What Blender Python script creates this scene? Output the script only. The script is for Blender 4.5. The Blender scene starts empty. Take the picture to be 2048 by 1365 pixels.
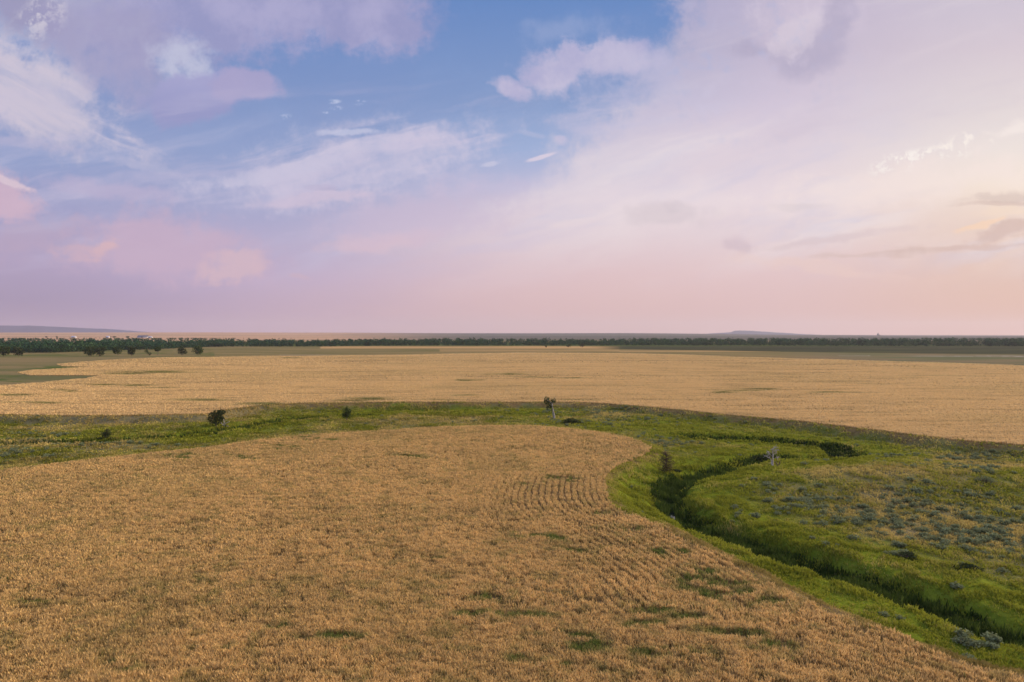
import bpy, math, random
import numpy as np
from math import radians as R

# ------------------------------------------------------------------ camera
H, F, YH = 25.0, 1365.0, 670.0
PITCH = math.atan((682.5 - YH) / F)
SC = bpy.context.scene
COL = SC.collection
cam_d = bpy.data.cameras.new("camera")
cam_d.sensor_width = 36.0
cam_d.lens = 36.0 * F / 2048.0
cam_d.clip_start = 0.5
cam_d.clip_end = 60000.0
cam = bpy.data.objects.new("camera", cam_d)
cam.location = (0, 0, H)
cam.rotation_euler = (math.pi / 2 - PITCH, 0, 0)
COL.objects.link(cam)
SC.camera = cam
SC.view_settings.view_transform = 'Standard'
SC.view_settings.look = 'None'
SC.view_settings.exposure = 0.0
SC.view_settings.gamma = 1.0
SC.cycles.use_adaptive_sampling = True
SC.cycles.adaptive_threshold = 0.012
SC.cycles.max_bounces = 6
SC.cycles.diffuse_bounces = 3
SC.cycles.transparent_max_bounces = 8
SC.cycles.volume_bounces = 1

# ------------------------------------------------------------------ node expression helper
class S:
    """A scalar shader socket with arithmetic."""
    nt = None
    def __init__(s, v): s.v = v
    @staticmethod
    def m(op, *a, clamp=False):
        n = S.nt.nodes.new('ShaderNodeMath'); n.operation = op; n.use_clamp = clamp
        for i, x in enumerate(a):
            x = x.v if isinstance(x, S) else x
            if isinstance(x, (int, float)): n.inputs[i].default_value = float(x)
            else: S.nt.links.new(x, n.inputs[i])
        return S(n.outputs[0])
    def __add__(a, b): return S.m('ADD', a, b)
    __radd__ = __add__
    def __mul__(a, b): return S.m('MULTIPLY', a, b)
    __rmul__ = __mul__
    def __sub__(a, b): return S.m('SUBTRACT', a, b)
    def __rsub__(a, b): return S.m('SUBTRACT', b, a)
    def __truediv__(a, b): return S.m('DIVIDE', a, b)
    def pw(a, b): return S.m('POWER', a, b)
def mx(a, b): return S.m('MAXIMUM', a, b)
def mn(a, b): return S.m('MINIMUM', a, b)
def smooth(x, a, b):
    n = S.nt.nodes.new('ShaderNodeMapRange'); n.interpolation_type = 'SMOOTHSTEP'
    S.nt.links.new(x.v, n.inputs[0])
    if a <= b: vals = (a, b, 0, 1)
    else: vals = (b, a, 1, 0)
    for i, q in enumerate(vals): n.inputs[1 + i].default_value = q
    return S(n.outputs[0])
def vec(x, y, z=0.0):
    n = S.nt.nodes.new('ShaderNodeCombineXYZ')
    for i, q in enumerate((x, y, z)):
        if isinstance(q, S): S.nt.links.new(q.v, n.inputs[i])
        else: n.inputs[i].default_value = q
    return n.outputs[0]
def noise(co, scale, detail=3, rough=0.5, dist=0.0, color=False, lac=2.0):
    n = S.nt.nodes.new('ShaderNodeTexNoise')
    if co is not None: S.nt.links.new(co, n.inputs['Vector'])
    n.inputs['Scale'].default_value = scale
    n.inputs['Detail'].default_value = detail
    n.inputs['Roughness'].default_value = rough
    n.inputs['Distortion'].default_value = dist
    n.inputs['Lacunarity'].default_value = lac
    return n.outputs['Color'] if color else S(n.outputs[0])
def lin(c):
    return tuple(((q / 255) / 12.92 if q / 255 <= 0.04045 else ((q / 255 + 0.055) / 1.055) ** 2.4) for q in c) + (1.0,)
def mixc(f, a, b, mode='MIX'):
    n = S.nt.nodes.new('ShaderNodeMix'); n.data_type = 'RGBA'; n.blend_type = mode; n.clamp_factor = True
    for k, q in ((0, f), (6, a), (7, b)):
        q = q.v if isinstance(q, S) else q
        if isinstance(q, (int, float)): n.inputs[k].default_value = float(q)
        elif isinstance(q, tuple): n.inputs[k].default_value = q if len(q) == 4 else q + (1.0,)
        else: S.nt.links.new(q, n.inputs[k])
    return n.outputs[2]
def ramp(x, stops, interp='LINEAR'):
    n = S.nt.nodes.new('ShaderNodeValToRGB'); r = n.color_ramp; r.interpolation = interp
    while len(r.elements) < len(stops): r.elements.new(0.5)
    for e, (p, c) in zip(r.elements, stops): e.position = p; e.color = c
    S.nt.links.new(x.v, n.inputs[0])
    return n.outputs[0]

# ------------------------------------------------------------------ sky
SUN_AZ, SUN_EL = 60.0, 21.0       # degrees right of the view axis, above the horizon
def build_world():
    w = bpy.data.worlds.new("World"); SC.world = w; w.use_nodes = True
    nt = w.node_tree; nt.nodes.clear(); S.nt = nt
    tc = nt.nodes.new('ShaderNodeTexCoord')
    sp = nt.nodes.new('ShaderNodeSeparateXYZ'); nt.links.new(tc.outputs['Generated'], sp.inputs[0])
    dx, dy, dz = S(sp.outputs[0]), S(sp.outputs[1]), S(sp.outputs[2])
    q = mx(dy, 0.25)
    X = dx / q * 1.365 + 1.024          # world-fixed directions: a plane chart of the northern sky
    Y = 0.670 - (dz / q) * 1.365
    # cloud-layer coordinates (a flat layer overhead seen in perspective)
    den = mx(dz, 0.0) + 0.10
    P = vec(dx / den, dy / den, 0.0)
    C = vec(X, Y, 0.0)
    wn = noise(P, 1.1, 4, 0.6, color=True)
    sw = nt.nodes.new('ShaderNodeSeparateColor'); nt.links.new(wn, sw.inputs[0])
    wx, wy = S(sw.outputs[0]) - 0.5, S(sw.outputs[1]) - 0.5
    wn2 = noise(C, 9.0, 6, 0.62, color=True)
    sw2 = nt.nodes.new('ShaderNodeSeparateColor'); nt.links.new(wn2, sw2.inputs[0])
    vx, vy = S(sw2.outputs[0]) - 0.5, S(sw2.outputs[1]) - 0.5
    n_hi = S(sw2.outputs[2])
    # base colours down five columns of the sky
    def col(stops): return ramp(Y * (1 / 0.7), [(y / 0.7, lin(c)) for y, c in stops])
    cA = col([(0, (124, 146, 200)), (.2, (142, 157, 203)), (.33, (150, 163, 206)), (.43, (163, 162, 202)), (.52, (180, 163, 196)), (.6, (166, 149, 180)), (.668, (170, 150, 176))])
    cB = col([(0, (104, 139, 198)), (.2, (130, 153, 202)), (.3, (146, 163, 207)), (.4, (166, 171, 209)), (.48, (184, 175, 208)), (.56, (190, 171, 203)), (.62, (188, 165, 192)), (.668, (192, 166, 186))])
    cC = col([(0, (102, 139, 198)), (.2, (132, 157, 204)), (.3, (160, 178, 218)), (.38, (190, 190, 220)), (.45, (214, 198, 217)), (.53, (214, 191, 208)), (.6, (212, 181, 196)), (.668, (216, 182, 190))])
    cD = col([(0, (198, 186, 210)), (.1, (200, 188, 210)), (.2, (213, 200, 219)), (.32, (228, 213, 223)), (.4, (238, 221, 226)), (.47, (234, 214, 218)), (.55, (229, 197, 199)), (.62, (224, 187, 186)), (.668, (223, 186, 182))])
    cE = col([(0, (206, 196, 212)), (.1, (217, 203, 213)), (.2, (228, 216, 218)), (.3, (241, 229, 223)), (.37, (249, 231, 216)), (.43, (240, 215, 200)), (.5, (231, 200, 187)), (.6, (224, 184, 170)), (.668, (219, 173, 156))])
    b = mixc(smooth(X + wx * 0.1, 0.0, 0.6), cA, cB)
    b = mixc(smooth(X + wx * 0.1, 0.65, 1.1), b, cC)
    rgt = mixc(smooth(X, 1.5, 2.05), cD, cE)
    # the veil on the right: soft diagonal edge high up, dissolving lower down
    n_md = noise(C, 26.0, 5, 0.68) - 0.5
    tear = (n_hi - 0.5) * 2.6 + n_md * 2.4
    vedge = ramp(Y * 1.4, [(y * 1.4, (v_ * .5,) * 3 + (1,)) for y, v_ in ((0, 1.32), (.09, 1.30), (.18, 1.27), (.25, 1.16), (.33, 1.10), (.42, .96), (.50, .84), (.6, .70))], 'EASE')
    sv = nt.nodes.new('ShaderNodeSeparateColor'); nt.links.new(vedge, sv.inputs[0])
    vd = X + tear * 0.085 * smooth(Y, .6, .2) + wx * 0.08 - S(sv.outputs[0]) * 2.0
    lowm = smooth(Y, .30, .50)
    veil = smooth(vd, -0.04, 0.10) * (.75 + .25 * smooth(vd, 0.0, .35)) * (1.0 - lowm) + smooth(vd, -.45, .65) * lowm
    b = mixc(veil, b, rgt)

    def blob(cx, cy, rx, ry, rot=0.0, wa=1.0, soft=0.5, fine=1.0):
        """soft-edged region, its outline warped and torn by noise -> 0..1"""
        x = X - cx + vx * (0.10 * fine) + wx * (0.10 * wa); y = Y - cy + vy * (0.08 * fine) + wy * (0.06 * wa)
        c, s = math.cos(R(rot)), math.sin(R(rot))
        a = (x * c + y * s) * (1 / rx); d = (y * c - x * s) * (1 / ry)
        r = (a * a + d * d).pw(0.5) + tear * (0.18 + .50 * soft)
        return smooth(r, 1.08 + soft * 0.45, .92 - soft * .6)
    def streaks(rot, sx, sy, detail=5, lo=.42, hi=.7, seed=0.0, dist=0.3):
        c, s = math.cos(R(rot)), math.sin(R(rot))
        x, y = X + wx * .12, Y + wy * .08
        return smooth(noise(vec((x * c + y * s) * sx, (y * c - x * s) * sy, seed), 1.0, detail, 0.6, dist), lo, hi)
    L = lin
    # thin cirrus haze everywhere in the blue
    b = mixc(streaks(-14, 3, 14, lo=.46, hi=.82, seed=3.1) * smooth(Y, 0.16, 0.34) * smooth(Y, .6, .45) * 0.6, b, L((198, 196, 224)))
    # A: dark-bellied bank at the top left
    a1 = mx(mx(blob(.43, -.035, .42, .135, 3, soft=.35, fine=1.3), blob(.22, .03, .22, .085, 22, soft=.5)), blob(.72, .03, .13, .085, 18, soft=.4, fine=1.5))
    b = mixc(a1 * 0.95, b, mixc(smooth(n_hi, .35, .65), L((156, 157, 200)), L((176, 172, 210))))
    # B: torn white cloud, top-left corner, and diagonal streaks below it
    b = mixc(blob(.07, .06, .20, .15, 30, soft=.9) * smooth(tear, .8, -.6), b, L((190, 192, 218)))
    b = mixc(blob(.05, .02, .10, .05, 30, soft=.9) * .9, b, L((158, 154, 190)))
    b = mixc(blob(.09, .035, .05, .06, 40, soft=.6) * smooth(n_md, -.05, .08), b, L((208, 202, 218)))
    b = mixc(blob(.22, .09, .14, .09, 25, soft=.7) * .75, b, L((166, 161, 198)))
    b = mixc(blob(.06, .195, .20, .080, 27, soft=.6, fine=.5) * (.55 + .45 * streaks(27, 4, 30, 6, lo=.34, hi=.6, seed=7)), b, L((209, 200, 218)))
    b = mixc(blob(.22, .27, .10, .022, 27, soft=.8, fine=.5) * streaks(27, 4, 40, 6, lo=.36, hi=.6, seed=8) * .8, b, L((205, 198, 220)))
    b = mixc(blob(.26, .16, .10, .06, 25, soft=.8) * 0.55, b, L((168, 165, 202)))
    b = mixc(blob(.03, .29, .16, .012, 10, soft=.9, fine=.5) * .5, b, L((186, 182, 212)))
    b = mixc(blob(.27, .335, .07, .010, 14, soft=.9, fine=.5) * .6, b, L((186, 186, 216)))
    # C: lavender cloud with a bright shoulder
    b = mixc(blob(.385, .135, .075, .055, 20, soft=.6, fine=1.4) * smooth(n_hi, .34, .56) * .95, b, L((194, 196, 222)))
    b = mixc(blob(.400, .198, .100, .048, -8, soft=.28, fine=.8) * .95, b, mixc(smooth(Y, .15, .24), L((168, 167, 210)), L((154, 156, 202))))
    b = mixc(blob(.500, .178, .072, .036, 8, soft=.3, fine=.8) * .92, b, L((172, 166, 206)))
    # G: small white puffs
    for (cx, cy, rx, ry) in ((.571, .237, .011, .006), (.669, .206, .012, .004), (.672, .220, .011, .004), (.655, .228, .006, .0025), (.722, .206, .010, .0025), (.718, .213, .008, .0025)):
        x = X - cx + vx * .03; y = Y - cy + vy * .02
        r = ((x * (1 / rx)).pw(2) + (y * (1 / ry)).pw(2)).pw(.5)
        b = mixc(smooth(r + (n_hi - .5) * 2.0, 1.7, .3) * smooth(n_md, -.10, .04) * .8, b, L((205, 212, 238)))
    # D: cirrus fan in the middle
    b = mixc(blob(.72, .325, .28, .070, -9, soft=.9, fine=.5) * streaks(-15, 3.0, 26, 6, lo=.36, hi=.64, seed=1.3) * .8, b, L((214, 206, 228)))
    b = mixc(blob(.76, .330, .20, .055, -12, soft=.9, fine=.6) * smooth(tear, 1.3, -.9) * .8, b, L((212, 204, 226)))
    b = mixc(blob(.55, .350, .16, .014, -9, soft=.8, fine=.4) * .7, b, L((205, 200, 225)))
    b = mixc(blob(.70, .272, .07, .006, -2, soft=.8, fine=.3) * .7, b, L((202, 204, 230)))
    b = mixc(blob(.63, .40, .12, .014, -6, soft=.8, fine=.4) * .7, b, L((213, 196, 218)))
    b = mixc(blob(.645, .380, .035, .007, 4, soft=.7, fine=.3) * .5, b, L((166, 160, 198)))
    b = mixc(blob(.24, .39, .12, .016, 6, soft=.9, fine=.4) * .6, b, L((196, 182, 212)))
    b = mixc(blob(.76, .485, .11, .018, -8, soft=.9, fine=.5) * .75, b, L((222, 192, 206)))
    b = mixc(blob(.83, .43, .18, .05, -6, soft=.9) * .6, b, L((208, 190, 214)))
    b = mixc(streaks(-10, 2.2, 16, 6, lo=.48, hi=.70, seed=6.1) * smooth(Y, .12, .30) * smooth(Y, .60, .46) * smooth(X, 1.3, .9) * .55, b, L((206, 196, 222)))
    # E: rosy towers low on the left, F at the edge
    b = mixc(blob(.33, .50, .18, .060, 4, soft=.85, fine=1.) * .72, b, L((208, 178, 200)))
    b = mixc(blob(.06, .475, .12, .04, 0, soft=.9) * .5, b, L((196, 170, 194)))
    b = mixc(blob(.455, .535, .055, .024, -10, soft=.6, fine=1.) * .65, b, L((222, 189, 198)))
    b = mixc(blob(.205, .497, .030, .014, 0, soft=.8, fine=.8) * .7, b, L((226, 186, 190)))
    b = mixc(blob(.15, .505, .05, .010, 0, soft=.8, fine=.6) * .55, b, L((214, 180, 194)))
    b = mixc(blob(.60, .557, .022, .006, 15, soft=.8, fine=.4) * .5, b, L((210, 180, 196)))
    b = mixc(blob(.005, .392, .060, .032, 22, soft=.7, fine=.8) * .8, b, L((218, 184, 202)))
    b = mixc(blob(.0, .366, .06, .006, 18, soft=.6, fine=.3) * .8, b, L((226, 204, 216)))
    # H: pale cloud right of centre
    h1 = mx(mx(blob(1.19, .125, .13, .034, 0, soft=.6, fine=1.2), blob(1.11, .150, .060, .036, 20, soft=.6, fine=1.2)), mx(blob(1.035, .172, .040, .017, 8, soft=.7, fine=.9), blob(1.22, .105, .07, .026, -5, soft=.6)))
    b = mixc(h1 * .9, b, mixc(smooth(n_hi, .35, .65), L((182, 178, 214)), L((204, 196, 222))))
    b = mixc(blob(1.26, .15, .10, .09, 0, soft=.9, fine=1.2) * smooth(n_hi, .36, .6) * .6, b, L((196, 191, 219)))
    b = mixc(blob(1.12, .06, .07, .025, -8, soft=.9) * .3, b, L((178, 186, 220)))
    b = mixc(blob(1.25, .235, .15, .04, -6, soft=.9) * streaks(-6, 5, 30, lo=.3, hi=.66, seed=4) * .7, b, L((202, 197, 222)))
    # J: little bright dashes
    b = mixc(blob(1.083, .316, .032, .0045, -17, wa=.15, soft=.6, fine=.12) * .85, b, L((226, 212, 228)))
    b = mixc(blob(.980, .332, .018, .0045, -10, wa=.15, soft=.7, fine=.15) * .75, b, L((206, 204, 228)))
    b = mixc(blob(1.12, .286, .022, .009, 5, soft=.7, fine=.4) * .7, b, L((204, 196, 222)))
    b = mixc(blob(1.06, .275, .035, .008, 15, soft=.9, fine=.4) * .5, b, L((186, 190, 220)))
    # inside the veil
    b = mixc(blob(1.60, .055, .10, .060, 0, soft=.7) * .55, b, L((216, 203, 220)))
    dk = mx(mx(blob(1.62, .105, .075, .042, -16, soft=.6, fine=.9), blob(1.665, .055, .028, .080, 12, soft=.6, fine=.9)), blob(1.50, .10, .045, .018, 8, soft=.9))
    b = mixc(dk * .65, b, L((176, 168, 196)))
    b = mixc(blob(1.585, .070, .050, .040, -20, soft=.45, fine=1.2) * .65, b, L((220, 208, 222)))
    b = mixc(streaks(-17, 1.5, 9, lo=.46, hi=.74, seed=9.2, dist=.1) * veil * smooth(Y, .64, .45) * .42, b, L((250, 238, 236)))
    b = mixc(streaks(-15, 2.0, 10, lo=.5, hi=.78, seed=5.2, dist=.1) * veil * smooth(Y, .58, .3) * .34, b, L((196, 182, 204)))
    b = mixc(smooth(tear, .0, .9) * veil * smooth(Y, .38, .12) * smooth(X, 1.8, 1.42) * .6, b, L((164, 178, 218)))
    b = mixc(smooth(tear, .0, -.9) * veil * smooth(Y, .38, .12) * smooth(X, 1.9, 1.5) * .5, b, L((220, 208, 226)))
    # K: sunlit puffs
    b = mixc(blob(1.83, .322, .095, .020, -10, wa=.4, soft=.6, fine=.55) * smooth(n_md, -.02, .06) * .9, b, L((255, 246, 240)))
    b = mixc(blob(1.91, .298, .07, .022, -12, wa=.4, soft=.7, fine=.7) * smooth(n_md, .0, .08) * .8, b, L((255, 244, 236)))
    b = mixc(blob(2.03, .262, .03, .010, -20, soft=.8, fine=.6) * .6, b, L((252, 240, 234)))
    b = mixc(blob(1.80, .37, .26, .035, -9, soft=1.) * .5, b, L((252, 234, 228)))
    # L: grey wisps
    b = mixc(blob(1.325, .430, .085, .024, 3, soft=.8, fine=1.) * .5, b, L((214, 199, 206)))
    b = mixc(blob(1.335, .410, .026, .014, 0, soft=.5, fine=.6) * .4, b, L((212, 198, 206)))
    b = mixc(blob(1.475, .497, .032, .018, 4, soft=.7, fine=.6) * .5, b, L((206, 182, 194)))
    b = mixc(blob(1.66, .483, .14, .010, -8, soft=.9, fine=.4) * .5, b, L((216, 192, 196)))
    b = mixc(blob(1.60, .416, .05, .008, -4, soft=.9, fine=.4) * .4, b, L((220, 205, 208)))
    b = mixc(blob(1.62, .538, .16, .012, 6, soft=.9, fine=.5) * .45, b, L((238, 206, 196)))
    # M: grey-orange bars at the right edge
    b = mixc(blob(2.02, .395, .105, .009, -7, soft=.9, fine=.5) * .5, b, L((205, 182, 174)))
    b = mixc(blob(2.00, .412, .10, .006, -4, soft=.8, fine=.3) * .5, b, L((205, 176, 166)))
    b = mixc(blob(2.01, .468, .066, .015, -10, soft=.8, fine=.7) * .6, b, L((205, 170, 160)))
    b = mixc(blob(1.95, .457, .05, .005, -12, soft=.6, fine=.3) * .8, b, L((250, 214, 184)))
    b = mixc(blob(1.94, .497, .16, .006, -3, soft=.9, fine=.3) * .5, b, L((208, 174, 164)))
    b = mixc(blob(1.78, .510, .14, .006, -3, soft=.9, fine=.3) * .45, b, L((212, 182, 174)))
    b = mixc(blob(2.02, .43, .08, .012, -6, soft=.9, fine=.3) * .4, b, L((252, 226, 200)))
    # fine grain of cloud texture
    b = mixc((n_hi - .5) * .22 * smooth(Y, .6, .2) + .0, b, (1.0, 1.0, 1.0, 1.0), 'SOFT_LIGHT')
    # low sun glow outside the frame, and a daylight sky adding its own light
    gx, gy, gz = math.sin(R(SUN_AZ)) * math.cos(R(SUN_EL)), math.cos(R(SUN_AZ)) * math.cos(R(SUN_EL)), math.sin(R(SUN_EL))
    dot = mx(dx * gx + dy * gy + dz * gz, 0.0)
    glow = dot.pw(60) * 0.7
    gl = nt.nodes.new('ShaderNodeVectorMath'); gl.operation = 'SCALE'
    gl.inputs[0].default_value = (1.0, 0.72, 0.46); nt.links.new(glow.v, gl.inputs['Scale'])
    sky = nt.nodes.new('ShaderNodeTexSky'); sky.sky_type = 'NISHITA'; sky.sun_disc = False
    sky.sun_elevation = R(SUN_EL); sky.sun_rotation = R(SUN_AZ)
    bg1 = nt.nodes.new('ShaderNodeBackground'); nt.links.new(b, bg1.inputs[0]); nt.links.new((smooth(dz/q, .62, 1.3)*.75 + .93).v, bg1.inputs[1])  # sky strength raised high above the frame, added to brighten the ground
    bg2 = nt.nodes.new('ShaderNodeBackground'); nt.links.new(gl.outputs[0], bg2.inputs[0])
    bg3 = nt.nodes.new('ShaderNodeBackground'); nt.links.new(sky.outputs[0], bg3.inputs[0]); bg3.inputs[1].default_value = 0.004
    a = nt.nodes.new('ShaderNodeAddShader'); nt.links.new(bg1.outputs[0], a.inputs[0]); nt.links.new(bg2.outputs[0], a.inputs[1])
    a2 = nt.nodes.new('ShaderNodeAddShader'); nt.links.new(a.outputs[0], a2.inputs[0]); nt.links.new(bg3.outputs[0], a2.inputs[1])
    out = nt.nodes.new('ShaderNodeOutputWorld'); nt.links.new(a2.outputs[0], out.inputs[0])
    w.cycles.sampling_method = 'MANUAL'; w.cycles.sample_map_resolution = 512
build_world()

sun_d = bpy.data.lights.new("sun", 'SUN')
sun_d.energy = 5.0; sun_d.angle = R(10); sun_d.color = (1.0, 0.80, 0.60)
sun = bpy.data.objects.new("sun", sun_d)
sun.rotation_euler = (R(90 - SUN_EL), 0, R(180 - SUN_AZ))
COL.objects.link(sun)
#SPLIT

# ------------------------------------------------------------------ numpy helpers
rng = np.random.default_rng(7)
def _h(ix, iy, s):
    n = (ix.astype(np.int64) * 374761393 + iy.astype(np.int64) * 668265263 + s * 974634777) & 0xFFFFFFFF
    n = ((n ^ (n >> 13)) * 1274126177) & 0xFFFFFFFF
    return ((n ^ (n >> 16)) & 0xFFFF) / 65535.0
def vn(x, y, s=0):
    ix, iy = np.floor(x), np.floor(y); fx, fy = x - ix, y - iy
    fx = fx * fx * (3 - 2 * fx); fy = fy * fy * (3 - 2 * fy)
    a, b, c, d = _h(ix, iy, s), _h(ix + 1, iy, s), _h(ix, iy + 1, s), _h(ix + 1, iy + 1, s)
    return (a * (1 - fx) + b * fx) * (1 - fy) + (c * (1 - fx) + d * fx) * fy
def fbm(x, y, sc, o=4, s=0):
    """value noise, feature size sc metres, 0..1"""
    r = 0; a = 1; t = 0; x = x / sc; y = y / sc
    for i in range(o):
        r = r + a * vn(x + 17.3 * i, y - 9.1 * i, s + i); t += a; a *= .5; x = x * 2.03; y = y * 2.03
    return r / t
def sst(x, a, b):
    t = np.clip((x - a) / (b - a), 0, 1); return t * t * (3 - 2 * t)
def at(px, py, z=0.0):
    """the point on the level z seen at pixel px, py of the photograph"""
    u, v = (px - 1024) / F, (682.5 - py) / F
    cp, s_ = math.cos(PITCH), math.sin(PITCH)
    dy, dz = cp + v * s_, -s_ + v * cp
    t = (z - H) / dz
    return (u * t, dy * t)
def pix(x, y, z=0.0):
    cp, s_ = math.cos(PITCH), math.sin(PITCH)
    Z = z - H; f = y * cp - Z * s_; u_ = y * s_ + Z * cp
    f = np.where(f < 1, 1, f)
    return 1024 + F * x / f, 682.5 - F * u_ / f
def seg_dist(x, y, pts, chunk=200000):
    pts = np.asarray(pts, float); out = np.empty(x.shape)
    xf, yf, of = x.ravel(), y.ravel(), out.ravel()
    for s in range(0, xf.size, chunk):
        X_, Y_ = xf[s:s + chunk], yf[s:s + chunk]; best = np.full(X_.shape, 1e18)
        for (ax, ay), (bx, by) in zip(pts[:-1], pts[1:]):
            ex, ey = bx - ax, by - ay; L2 = ex * ex + ey * ey + 1e-9
            t = np.clip(((X_ - ax) * ex + (Y_ - ay) * ey) / L2, 0, 1)
            best = np.minimum(best, (X_ - ax - t * ex) ** 2 + (Y_ - ay - t * ey) ** 2)
        of[s:s + chunk] = np.sqrt(best)
    return of.reshape(x.shape)
def inside(x, y, pts):
    pts = np.asarray(pts, float); r = np.zeros(x.shape, bool)
    for (ax, ay), (bx, by) in zip(pts, np.roll(pts, -1, 0)):
        if ay == by: continue
        r ^= ((ay > y) != (by > y)) & (x < (bx - ax) * (y - ay) / (by - ay) + ax)
    return r
def sdf(x, y, pts):
    d = seg_dist(x, y, list(pts) + [pts[0]])
    return np.where(inside(x, y, pts), -d, d)
def spline(pts, n=6):
    P = [np.array(p, float) for p in pts]; P = [2 * P[0] - P[1]] + P + [2 * P[-1] - P[-2]]; out = []
    for i in range(1, len(P) - 2):
        for k in range(n):
            t = k / n
            out.append(.5 * ((2 * P[i]) + (P[i + 1] - P[i - 1]) * t + (2 * P[i - 1] - 5 * P[i] + 4 * P[i + 1] - P[i + 2]) * t * t + (3 * P[i] - P[i - 1] - 3 * P[i + 1] + P[i + 2]) * t ** 3))
    out.append(P[-2]); return out

# ------------------------------------------------------------------ the lie of the land
ME = -1.9                                   # level of the creek meadow
near_edge_px = [(-330, 985), (-150, 957), (0, 938), (150, 922), (300, 905), (420, 893), (500, 881), (620, 869), (750, 861), (860, 854), (950, 851),
    (1050, 851), (1130, 856), (1200, 864), (1255, 874), (1288, 885), (1303, 895), (1294, 905), (1262, 920), (1228, 936), (1212, 952), (1212, 975), (1222, 1002),
    (1252, 1022), (1300, 1040), (1365, 1070), (1420, 1098), (1480, 1128), (1540, 1165), (1600, 1196), (1660, 1218), (1740, 1250), (1821, 1276), (1900, 1302),
    (1960, 1322), (2048, 1342), (2200, 1395), (2420, 1480)]
ne = spline([at(a, b, .45) for a, b in near_edge_px], 4)
NEAR = ne + [np.array((60., 22.)), np.array((75., -70.)), np.array((-260., -70.)), np.array((-260., 60.))]
far_near_px = [(-700, 846), (-300, 838), (0, 831), (137, 833), (239, 833), (342, 831), (410, 830), (455, 821), (520, 813), (600, 808), (700, 807), (805, 806), (908, 806), (1010, 806),
    (1147, 806), (1215, 809), (1300, 816), (1366, 822), (1448, 831), (1531, 838), (1614, 846), (1697, 856), (1780, 866), (1863, 876), (1945, 885), (2048, 893), (2300, 915), (2800, 960)]
far_far_px = [(3000, 790), (2400, 749), (2048, 731), (1904, 727), (1800, 724), (1697, 721), (1490, 715), (1283, 708), (1181, 706.5), (1044, 706), (908, 708.5), (800, 711), (700, 712), (560, 713), (440, 714.5), (342, 716), (239, 720), (170, 724), (113, 729),
    (125, 733), (178, 735), (120, 738), (60, 742), (34, 746), (60, 752), (120, 752), (200, 752), (171, 758), (68, 768), (0, 773), (-300, 785), (-700, 798)]
FAR = [np.array(at(a, b, 0)) for a, b in far_near_px] + [np.array(at(a, b, 0)) for a, b in far_far_px]
# creeks
ck1_px = [(2250, 1335), (2140, 1296), (2048, 1264), (1966, 1240), (1904, 1212), (1821, 1184), (1738, 1156), (1655, 1130), (1573, 1102), (1490, 1076), (1420, 1050), (1376, 1026), (1346, 1004), (1337, 982), (1352, 964),
    (1399, 951), (1448, 938), (1490, 926), (1531, 916), (1585, 917), (1640, 919), (1676, 914), (1694, 905), (1676, 895), (1635, 888), (1593, 883), (1552, 878), (1490, 874), (1430, 871), (1386, 869)]
ck2_px = [(745, 829), (683, 832), (640, 835), (581, 839), (530, 849), (495, 854), (427, 863), (359, 871), (290, 876), (239, 881), (180, 884), (102, 884), (0, 886), (-200, 880)]
ck3_px = [(1330, 850), (1240, 843), (1120, 832), (1040, 829), (960, 827), (860, 822), (780, 821)]
CK1 = spline([at(a, b, ME) for a, b in ck1_px], 4); CK2 = spline([at(a, b, ME) for a, b in ck2_px], 4); CK3 = spline([at(a, b, ME) for a, b in ck3_px], 3)
SKYL = [(-3000, 665), (-600, 666.5), (0, 666.3), (400, 665.5), (700, 665.8), (900, 666.8), (1050, 667), (1250, 666.6), (1400, 668), (1600, 670.2), (1800, 671.6), (2048, 672), (3500, 672)]
def fields(x, y):
    d = np.hypot(x, y)
    loc = d < 1100
    dn = np.full(x.shape, 900.); df = np.full(x.shape, 900.); c1 = np.full(x.shape, 900.); c2 = np.full(x.shape, 900.); c3 = np.full(x.shape, 900.)
    a = d < 420
    dn[a] = sdf(x[a], y[a], NEAR); b = (d < 2600) & (y > 60); df[b] = sdf(x[b], y[b], FAR)
    c = d < 330
    c1[c] = seg_dist(x[c], y[c], CK1); c2[c] = seg_dist(x[c], y[c], CK2); c3[c] = seg_dist(x[c], y[c], CK3)
    return d, dn, df, c1, c2, c3
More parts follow.
